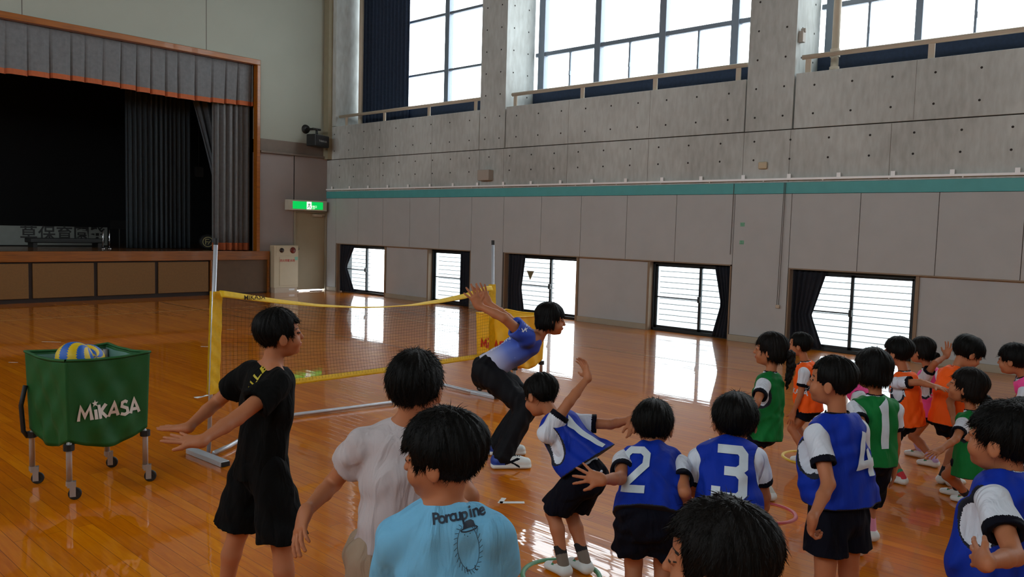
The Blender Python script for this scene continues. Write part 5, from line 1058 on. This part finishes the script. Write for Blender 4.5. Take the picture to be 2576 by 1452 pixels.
def grad_mat(o, a, b):
    m = bpy.data.materials.new('gradient_sports_shirt'); m.use_nodes = True; nt = m.node_tree; N = nt.nodes; L = nt.links; bs = N['Principled BSDF']; bs.inputs['Roughness'].default_value = .7
    tc = N.new('ShaderNodeTexCoord'); d = N.new('ShaderNodeVectorMath'); d.operation = 'SUBTRACT'; L.new(tc.outputs['Object'], d.inputs[0]); d.inputs[1].default_value = tuple(a)
    e = N.new('ShaderNodeVectorMath'); e.operation = 'DOT_PRODUCT'; L.new(d.outputs[0], e.inputs[0]); v = (b-a)/np.dot(b-a, b-a); e.inputs[1].default_value = tuple(v)
    r = N.new('ShaderNodeValToRGB'); el = r.color_ramp.elements; el[0].position = .25; el[0].color = (*srgb(22, 62, 176), 1); el[1].position = .88; el[1].color = (*srgb(206, 206, 224), 1); q = el.new(.55); q.color = (*srgb(96, 122, 206), 1); L.new(e.outputs['Value'], r.inputs[0])
    vn = N.new('ShaderNodeTexVoronoi'); vn.inputs['Scale'].default_value = 26; L.new(tc.outputs['Object'], vn.inputs['Vector']); mt = N.new('ShaderNodeMath'); mt.operation = 'LESS_THAN'; mt.inputs[1].default_value = .09; L.new(vn.outputs['Distance'], mt.inputs[0])
    mx = N.new('ShaderNodeMix'); mx.data_type = 'RGBA'; L.new(mt.outputs[0], mx.inputs['Factor']); L.new(r.outputs[0], mx.inputs[6]); mx.inputs[7].default_value = (*srgb(150, 170, 220), 1); L.new(mx.outputs[2], bs.inputs['Base Color']); return m
PP['coach'] = person(dict(label='woman in a blue and white sports shirt bending forward, both arms raised behind her', s=1.30, d=5.85, hs=.85, adult=True, head=(1386, 804), neck=(1352, 848), pelvis=(1222, 930), yaw=86, hyaw=84, hpitch=-6, hair='bob', hairlen=-.060, hh=.0036, strands=2500, shR=-.05, shL=-.05, limb=.95,
    armR=((1268, 800, -1), (1205, 770, 1), (1178, 718, -1), W_(.3, 0, -1), dict(curl=-.1, spread=1., thumb=1.)), armL=((1278, 800, 1), (1226, 760, 1), (1203, 712, 1), W_(-.1, 0, -1), dict(curl=.1, spread=.6, thumb=.8)),
    legR=((1, 0, -.05), ('f', 1264, 1146), 84), legL=((1, 0, .1), ('f', 1254, 1114), 84), top='tee', topmat=grad_mat(None, N4, P4_), bottom='long', botmat=M_track, hem=-.01, sleeve=.55, slw=.054, tw=.95, leg=1.14, sock=(1, 40, 40, 60), fs=1.22, hand=1.0, wr=.004, neckr=.95))
PP['one'] = person(dict(tw=.94, label='child in blue bib number one bending sharply forward, one arm thrown up', s=.95, d=3.85, hs=1.0, head=(1359, 995), neck=(1398, 1054), ndd=.08, hdd=.12, pelvis=(1478, 1198), yaw=-52, hyaw=-48, hpitch=-28, hair='short', hh=.0036, strands=3000, hroll=-10,
    armL=((1450, 985, -1), (1479, 950, 1), (1466, 898, 1), W_(-.8, 0, -.5), dict(curl=.5, spread=.4)), armR=((1538, 1068, 1), (1588, 1056, -1), (1594, 1098, -1), W_(-.3, -.2, -1), dict(curl=.3, spread=.5)),
    legR=((-.6, 0, .6), ('f', 1471, 1410), -40), legL=((-.6, 0, .6), ('f', 1417, 1418), -45), bib='blue', num='1', numpx=(1470, 1100), numdir=(.45, .75, -.5), numup=(-.75, .5, .3), numsz=.2, bibpx=(1480, 1162, 0), bibflare=1.5, bibextra=((1392, 1085, -.02, 1425, 1175, -.03, .045, .05),), hem=.02, hemw=.082, bw=1.05, hemf=.85, sock=(1, 120, 110, 100), sock2=(30, 28, 30), sockh=.09))
PP['two'] = person(dict(hc=.004, h=.0045, label='child in blue bib number two seen from behind, left palm spread out', s=.97, d=3.2, hs=1.06, head=(1643, 1072), hdd=.28, neck=(1640, 1142), ndd=.22, pelvis=(1632, 1292), yaw=0, hyaw=6, hpitch=-14, hair='fringe', hh=.0033, strands=4500,
    armL=((1560, 1204, -1), (1513, 1208, -1), (1450, 1188, 1), W_(0, .4, -1), dict(curl=.1, spread=1.1, thumb=.9)), armR=((1722, 1238, -1), (1730, 1290, 1), (1728, 1330, 1), W_(-1, 0, 0)),
    legR=(None, ('g', 1665, .02), 5), legL=(None, ('g', 1590, .02), -5), bib='blue', num='2', numpx=(1598, 1180), numdir=(-.12, .25, -1), numup=(-.06, 1, .2), numsz=.155, bibpx=(1632, 1300, 0), bibflare=1.22, hem=.0, hemw=.080, bw=1.12, hemf=.72, tw=1.04, sock=(1, 200, 200, 200)))
PP['three'] = person(dict(hc=.004, h=.0045, label='child in blue bib number three seen from behind, right of bib number two', s=.97, d=3.2, hs=1.14, head=(1848, 1060), hdd=.22, neck=(1829, 1126), ndd=.16, pelvis=(1835, 1300), yaw=6, hyaw=-10, hpitch=-8, hair='fringe', hh=.0033, strands=4500,
    armL=(W_(-.1, -1, .5), W_(.3, -.6, .9), W_(0, -1, .1), W_(1, 0, 0)), armR=(W_(.25, -1, .35), W_(0, -1, .6), W_(0, -1, .1), W_(-1, 0, 0)),
    legR=(None, ('g', 1875, .02), 5), legL=(None, ('g', 1800, .02), -5), bib='blue', num='3', numpx=(1836, 1190), numdir=(0, .25, -1), numup=(-.0, 1, .2), numsz=.19, bibpx=(1832, 1310, 0), bibflare=1.2, hem=.0, hemw=.080, bw=1.1, hemf=.72, tw=1.04, sock=(1, 200, 200, 200)))
PP['pony'] = person(dict(label='child with a long ponytail and green bib facing left', s=.9, d=4.95, hs=1.1, head=(1937, 880), neck=(1937, 948), pelvis=(1926, 1082), yaw=-72, hyaw=-80, hpitch=0, hair='pony', hh=.0042, h=.0055, hc=.0055, strands=2500, brown=1,
    armL=((1903, 1014, -1), (1884, 1052, 1), W_(-.4, -1, 0), W_(1, 0, 0)), armR=(W_(-.3, -1, 0), W_(-.6, -.8, 0), W_(-.5, -1, 0), W_(1, 0, 0)),
    legR=(None, ('f', 1936, 1236), -70), legL=(None, ('f', 1916, 1244), -70), bib='green', bibpx=(1925, 1104, 0), bibflare=1.2, hem=.0, hemw=.072, hemf=.35, sock=(1, 200, 205, 200), sockh=.05))
PP['orange'] = person(dict(label='boy in an orange bib facing left, standing at the yellow hoop', s=.84, d=5.95, hs=1.02, head=(2011, 868), neck=(2028, 918), pelvis=(2042, 1016), yaw=-78, hyaw=-80, hpitch=2, hair='short', hh=.0044, h=.006, hc=.006, strands=1500,
    armL=(W_(-.1, -1, -.1), W_(-.3, -1, 0), W_(-.2, -1, 0), W_(.5, 0, 1)), armR=(W_(-.2, -1, .1), W_(-.3, -1, 0), W_(-.2, -1, 0), W_(1, 0, 0)),
    legR=(None, ('f', 2044, 1136), -75), legL=(None, ('f', 2026, 1147), -80), bib='orange', bibpx=(2036, 1034, 0), bibflare=1.25, bibextra=((2012, 960, 0, 2014, 1010, 0, .05, .055),), hem=.0, hemw=.08, bw=1.05, hemf=.55, sock=(1, 60, 50, 50), sockh=.03))
PP['four'] = person(dict(hc=.004, h=.0045, label='boy in blue bib number four with closely cropped hair, standing sideways, arm down', s=.98, d=3.15, hs=.95, head=(2092, 960), neck=(2106, 1058), pelvis=(2108, 1285), yaw=-52, hyaw=-76, hpitch=0, hair='short', hh=.0033, strands=4000, hairt=.96, strandlen=.5,
    armL=((2084, 1218, -1), (2044, 1306, -1), (2034, 1366, 1), W_(1, 0, .3), dict(curl=1.2, spread=.1)), armR=(W_(.1, -1, .1), W_(-.1, -1, .2), W_(-.1, -1, 0), W_(-1, 0, 0)),
    legR=(None, ('g', 2135, .06), -40), legL=(None, ('g', 2068, -.03), -50), bib='blue', num='4', numpx=(2176, 1142), numdir=(.8, 0, -.6), numup=(-.05, 1, 0), numsz=.17, bibpx=(2112, 1262, 0), bibflare=1.35, bibextra=((2040, 1130, .0, 2050, 1225, 0, .05, .055), (2150, 1140, 0, 2168, 1245, 0, .05, .055)), hem=.0, hemw=.088, bw=1.1, hemf=.58, tw=1.0, sock=(1, 200, 200, 200)))
PP['greenone'] = person(dict(label='child with a bowl haircut in green bib number one, pink socks', s=.92, d=4.3, hs=1.14, head=(2194, 930), neck=(2202, 1008), pelvis=(2195, 1152), yaw=-28, hyaw=-42, hpitch=-4, hair='bob', hairlen=-.066, hh=.004, h=.005, strands=3500,
    armL=((2172, 1082, -1), (2160, 1146, 1), W_(0, -1, .3), W_(1, 0, 0)), armR=(W_(.1, -1, .1), W_(0, -1, .3), W_(0, -1, 0), W_(-1, 0, 0)),
    legR=(None, ('f', 2192, 1332), -40), legL=(None, ('f', 2158, 1366), -40), bib='green', num='1', numpx=(2222, 1076), numdir=(.45, 0, -.9), numsz=.24, bibpx=(2195, 1168, 0), bibflare=1.15, hem=.0, hemw=.062, hemf=1.42, tw=1.0, sock=(1, 226, 150, 180), sock2=(226, 150, 180), sockh=.08))
PP['pinkbent'] = person(dict(label='child in a pink bib bending behind the bowl haircut and cropped hair pair', s=.84, d=5.3, hs=1.02, head=(2112, 948), neck=(2150, 968), pelvis=(2206, 1034), yaw=-80, hyaw=-80, hpitch=-10, hair='short', hh=.005, h=.006, hc=.006, strands=600,
    armL=(W_(-.3, -1, 0), W_(-.3, -1, 0), W_(0, -1, .1), W_(1, 0, 0)), armR=HANG, legR=((-1, 0, 0), ('g', 2190, .1)), legL=((-1, 0, 0), ('g', 2200, 0)), bib='pink', bibpx=(2196, 1022, 0), bibflare=1.1, hem=0, sock=(1, 200, 200, 200)))
PP['orangearm'] = person(dict(label='child in an orange bib with red and green socks, arm held out to the right', s=.87, d=5.5, hs=1.12, head=(2258, 886), neck=(2276, 944), pelvis=(2280, 1054), yaw=-62, hyaw=-62, hpitch=0, hair='fringe', hh=.0042, h=.0055, hc=.0055, strands=2500,
    armL=((2316, 962, -1), (2356, 974, -1), (2388, 982, -1), W_(0, -1, 0), dict(curl=.2)), armR=(W_(-.2, -.3, 1), W_(0, 0, 1), W_(0, 0, 1), W_(0, -1, 0)),
    legR=(None, ('f', 2246, 1183), -75), legL=(None, ('f', 2268, 1198), -75), bib='orange', bibpx=(2284, 1070, 0), bibflare=1.3, bibextra=((2262, 970, 0, 2268, 1040, 0, .045, .055),), hem=.0, hemw=.076, bw=1.05, hemf=.6, sock=(1, 210, 60, 70), sock2=(50, 150, 110), sockh=.05))
PP['pink'] = person(dict(label='child in a pink bib with lilac socks, arm stretched towards the bowing child', s=.88, d=6.0, hs=1.05, head=(2318, 882), neck=(2336, 934), pelvis=(2350, 1030), yaw=-66, hyaw=-70, hpitch=-6, hair='pony', hh=.0044, h=.006, hc=.006, strands=1500, brown=1, tail=((0, -.085, -.02), (0, -.11, -.04), (0, -.115, -.07), (0, -.11, -.09), (0, -.105, -.11)),
    armL=((2352, 914, -1), (2380, 896, 1), (2392, 862, -1), W_(-.5, 0, -1), dict(curl=.3, spread=.7)), armR=(W_(-.6, -.6, .6), W_(-.5, -.3, .5), W_(-.5, 0, .5), W_(0, -1, 0)),
    legR=(None, ('f', 2314, 1133), -75), legL=(None, ('f', 2348, 1156), -78), bib='pink', bibpx=(2346, 1046, 0), bibflare=1.2, hem=.0, hemw=.076, hemf=.4, sock=(1, 190, 170, 220), sock2=(190, 170, 220), sockh=.07))
PP['bow'] = person(dict(label='child in an orange bib bowing the head down to the right', s=.9, d=5.4, hs=1.14, head=(2436, 888), neck=(2402, 934), pelvis=(2380, 1050), yaw=50, hyaw=62, hpitch=-32, hair='fringe', hh=.0042, h=.0055, hc=.0055, strands=2500,
    armL=(W_(.2, -1, .2), W_(.2, -1, .1), W_(0, -1, 0), W_(-1, 0, 0)), armR=((2390, 1010, -1), (2400, 1060, -1), W_(.2, -1, 0), W_(-1, 0, 0)),
    legR=(None, ('g', 2396, .0), 40), legL=(None, ('g', 2372, .05), 40), bib='orange', bibpx=(2380, 1068, 0), bibflare=1.2, hem=.0, hemw=.076, hemf=.6, sock=(1, 30, 30, 34), sock2=(30, 30, 34)))
PP['greengirl'] = person(dict(armh=.8, label='small child in a green bib swinging an arm down, black socks, hair tied behind', s=.84, d=4.85, hs=1.25, head=(2432, 972), neck=(2444, 1044), pelvis=(2444, 1150), yaw=-66, hyaw=-80, hpitch=10, hair='pigtail', hh=.004, h=.005, hc=.005, strands=2500, brown=1, tail=((.02, -.085, -.03), (.02, -.11, -.05), (.02, -.115, -.08), (.02, -.11, -.1), (.02, -.105, -.12)),
    armL=((2404, 1106, -1), (2366, 1132, -1), (2338, 1150, -1), W_(0, -1, .2), dict(curl=.15, spread=.6)), armR=(W_(.4, -1, .3), W_(.3, -1, .2), W_(0, -1, 0), W_(-1, 0, 0)),
    legR=((-1, 0, 0), ('f', 2408, 1230), -70), legL=((-1, 0, 0), ('f', 2436, 1248), -70), bib='green', bibpx=(2446, 1196, 0), bibflare=1.4, hem=.0, hemw=.07, hemf=.4, sock=(1, 36, 28, 34), sock2=(36, 28, 34), sockh=.075))
PP['pinkright'] = person(dict(label='child in a pink bib at the right edge leaning forward, hair cut in a fringe', s=.88, d=5.2, hs=1.1, head=(2550, 905), neck=(2577, 952), pelvis=(2640, 1046), yaw=-72, hyaw=-70, hpitch=-6, hair='fringe', hh=.0042, h=.006, hc=.006, strands=2000,
    armL=(W_(-.2, -1, -.1), W_(-.5, -1, 0), W_(-.3, -1, 0), W_(1, 0, 0)), armR=(W_(-.4, -1, .1), W_(-.4, -1, 0), W_(0, -1, .1), W_(1, 0, 0)), legR=((-1, 0, 0), ('g', 2630, .1), -70), legL=((-1, 0, 0), ('g', 2650, 0), -70), bib='pink', bibpx=(2636, 1040, 0), bibflare=1.15, hem=0, sock=(1, 200, 200, 200)))
PP['behind'] = person(dict(label='black haired child mostly hidden at the right edge behind the nearest blue bib', s=.96, d=3.5, hs=1.05, head=(2572, 1064), neck=(2588, 1140), pelvis=(2600, 1330), yaw=-60, hyaw=-60, hpitch=0, hair='fringe', hh=.0042, h=.006, hc=.006, strands=3000,
    armL=(W_(.0, -1, .1), W_(-.2, -1, 0), W_(0, -1, .1), W_(1, 0, 0)), armR=(W_(.1, -1, .1), W_(.1, -1, 0), W_(0, -1, .1), W_(-1, 0, 0)), legR=(None, ('g', 2625, .1), -60), legL=(None, ('g', 2585, 0), -60), bib='blue', bibpx=(2602, 1320, 0), bibflare=1.15, hem=0, sock=(1, 200, 200, 200)))
PP['hip'] = person(dict(armh=.88, label='boy in a blue bib at the lower right corner with his hand on his hip', s=1.0, d=2.42, hs=1.06, head=(2524, 1104), neck=(2540, 1204), pelvis=(2530, 1488), yaw=-62, hyaw=-70, hpitch=2, hair='fringe', hh=.003, h=.0045, hc=.0045, strands=6000, hairt=.97, shL=-.02, ctrim=0,
    armL=((2552, 1400, -1), (2482, 1416, -1), (2430, 1384, 1), W_(.4, -.2, 1), dict(curl=.25, spread=.7)), armR=(W_(.1, -1, .2), W_(-.1, -1, .2), W_(-.1, -1, 0), W_(-1, 0, 0)),
    legR=(None, ('g', 2570, .06), -60), legL=(None, ('g', 2490, -.03), -60), bib='blue', bibpx=(2515, 1470, 0), bibflare=1.3, bibextra=((2462, 1290, .0, 2436, 1410, 0, .052, .056), (2590, 1290, 0, 2590, 1430, 0, .05, .06)), hem=.0, hemw=.085, bw=1.08, hemf=.6, sock=(1, 200, 200, 200), slw=.06))
# ---------------- prints on the shirts
def shirt_print(J, name, geom, pxy, scale, m, rdir, tgt='tee', nd=None, off=.0025, up=None):
    o = J[tgt]; c, nn = surf_hit(o, *pxy)
    if c is None: print('print missed', name); return
    nd = nz(np.array(nn)) if nd is None else nz(nd); r = nz(rdir-nd*(rdir@nd)); u = np.cross(nd, r); wrap_decal(name, geom, c, r, u, nd, o, m, J['T'], scale, off, .008)
M_ink2 = mat('navy_print', srgb(26, 40, 58), .7)
J = PP['sky']; rd = nz(J['R']+V(0, 0, .14))
nd_ = -J['A']+V(0, 0, .15)
# word on an arc
xs = 0
for i, ch in enumerate('Porcupine'):
    k = (i-4)/4; shirt_print(J, 'lettering', text_geom(ch, .034, .0008), (1090+ [0, 14, 27, 38, 51, 66, 80, 92, 106][i]*1.09+6, 1306-(i*2.6)-3*(i > 5)), 1., M_ink2, nz(J['R']+V(0, 0, .12+.02*i)), nd=nd_)
an = [circle_line(0, -.01, .030, .062, 22, math.pi*.62, math.pi*2.38)]
sp_ = []
for a in np.linspace(math.pi*.62, math.pi*2.38, 26):
    sp_.append([(.031*math.cos(a), -.01+.064*math.sin(a)), (.040*math.cos(a+.12), -.01+.074*math.sin(a+.12))])
shirt_print(J, 'animal_drawing', stroke_geom(an+sp_, .0014), (1177, 1368), .82, M_ink2, rd, nd=nd_)
shirt_print(J, 'animal_drawing', stroke_geom([[(-.008, .02), (-.006, .022)], [(.008, .02), (.010, .022)], [(.0, .016), (.002, .014)], [(-.012, -.07), (-.012, -.082), (-.004, -.082)], [(.012, -.07), (.012, -.082), (.02, -.082)]], .0022), (1177, 1362), .8, M_ink2, rd, nd=nd_)
hat = ([(-.02, 0), (.02, 0), (.017, .014), (.008, .02), (-.008, .02), (-.017, .014)], [(0, 1, 2, 3, 4, 5)]); shirt_print(J, 'hat_drawing', hat, (1180, 1326), .7, M_ink2, rd, nd=nd_); shirt_print(J, 'hat_drawing', circle_line and stroke_geom([circle_line(0, -.002, .027, .006, 16)], .004), (1180, 1329), .7, M_ink2, rd, nd=nd_)
J = PP['black']; M_yp = mat('yellow_print', srgb(190, 170, 30), .6)
shirt_print(J, 'lettering', text_geom('ALLE', .055, .001), (641, 957), 1., M_yp, nz(J['R']*.35+V(0, 0, .8)), nd=-J['A']*.8-J['R']*.6)
J = PP['coach']; M_wp = mat('white_print', srgb(220, 224, 236), .6)
shirt_print(J, 'sleeve_print', text_geom('米野', .038), (1322, 818), 1., M_wp, nz(J['R']-V(0, 0, .1)), nd=-J['A']+V(0, 0, .6))
shirt_print(J, 'sleeve_print', stroke_geom([[(-.025, .01), (-.01, -.012), (0, .01), (.012, -.012)], [(-.02, -.014), (.02, .014)]], .006), (1321, 830), 1., M_wp, nz(J['R']-V(0, 0, .1)), nd=-J['A'])
shirt_print(J, 'back_print', text_geom('MIZUNO', .055, .001), (1266, 862), 1., M_wp, nz(J['R']+V(0, 0, .62)), nd=-J['A']*.6-J['R']*.5+V(0, 0, 1))
for k in (('orangearm', (2245, 985)), ('pink', (2332, 992)), ('orange', (2002, 985))):
    J = PP[k[0]]
    if J['bib']: shirt_print(J, 'lettering', text_geom('MIKASA', .055, .001), k[1], 1., M_num, nz(J['R']), tgt='bib', nd=-J['A']-J['R']*.6)
J = PP['hip']; J = PP['four']
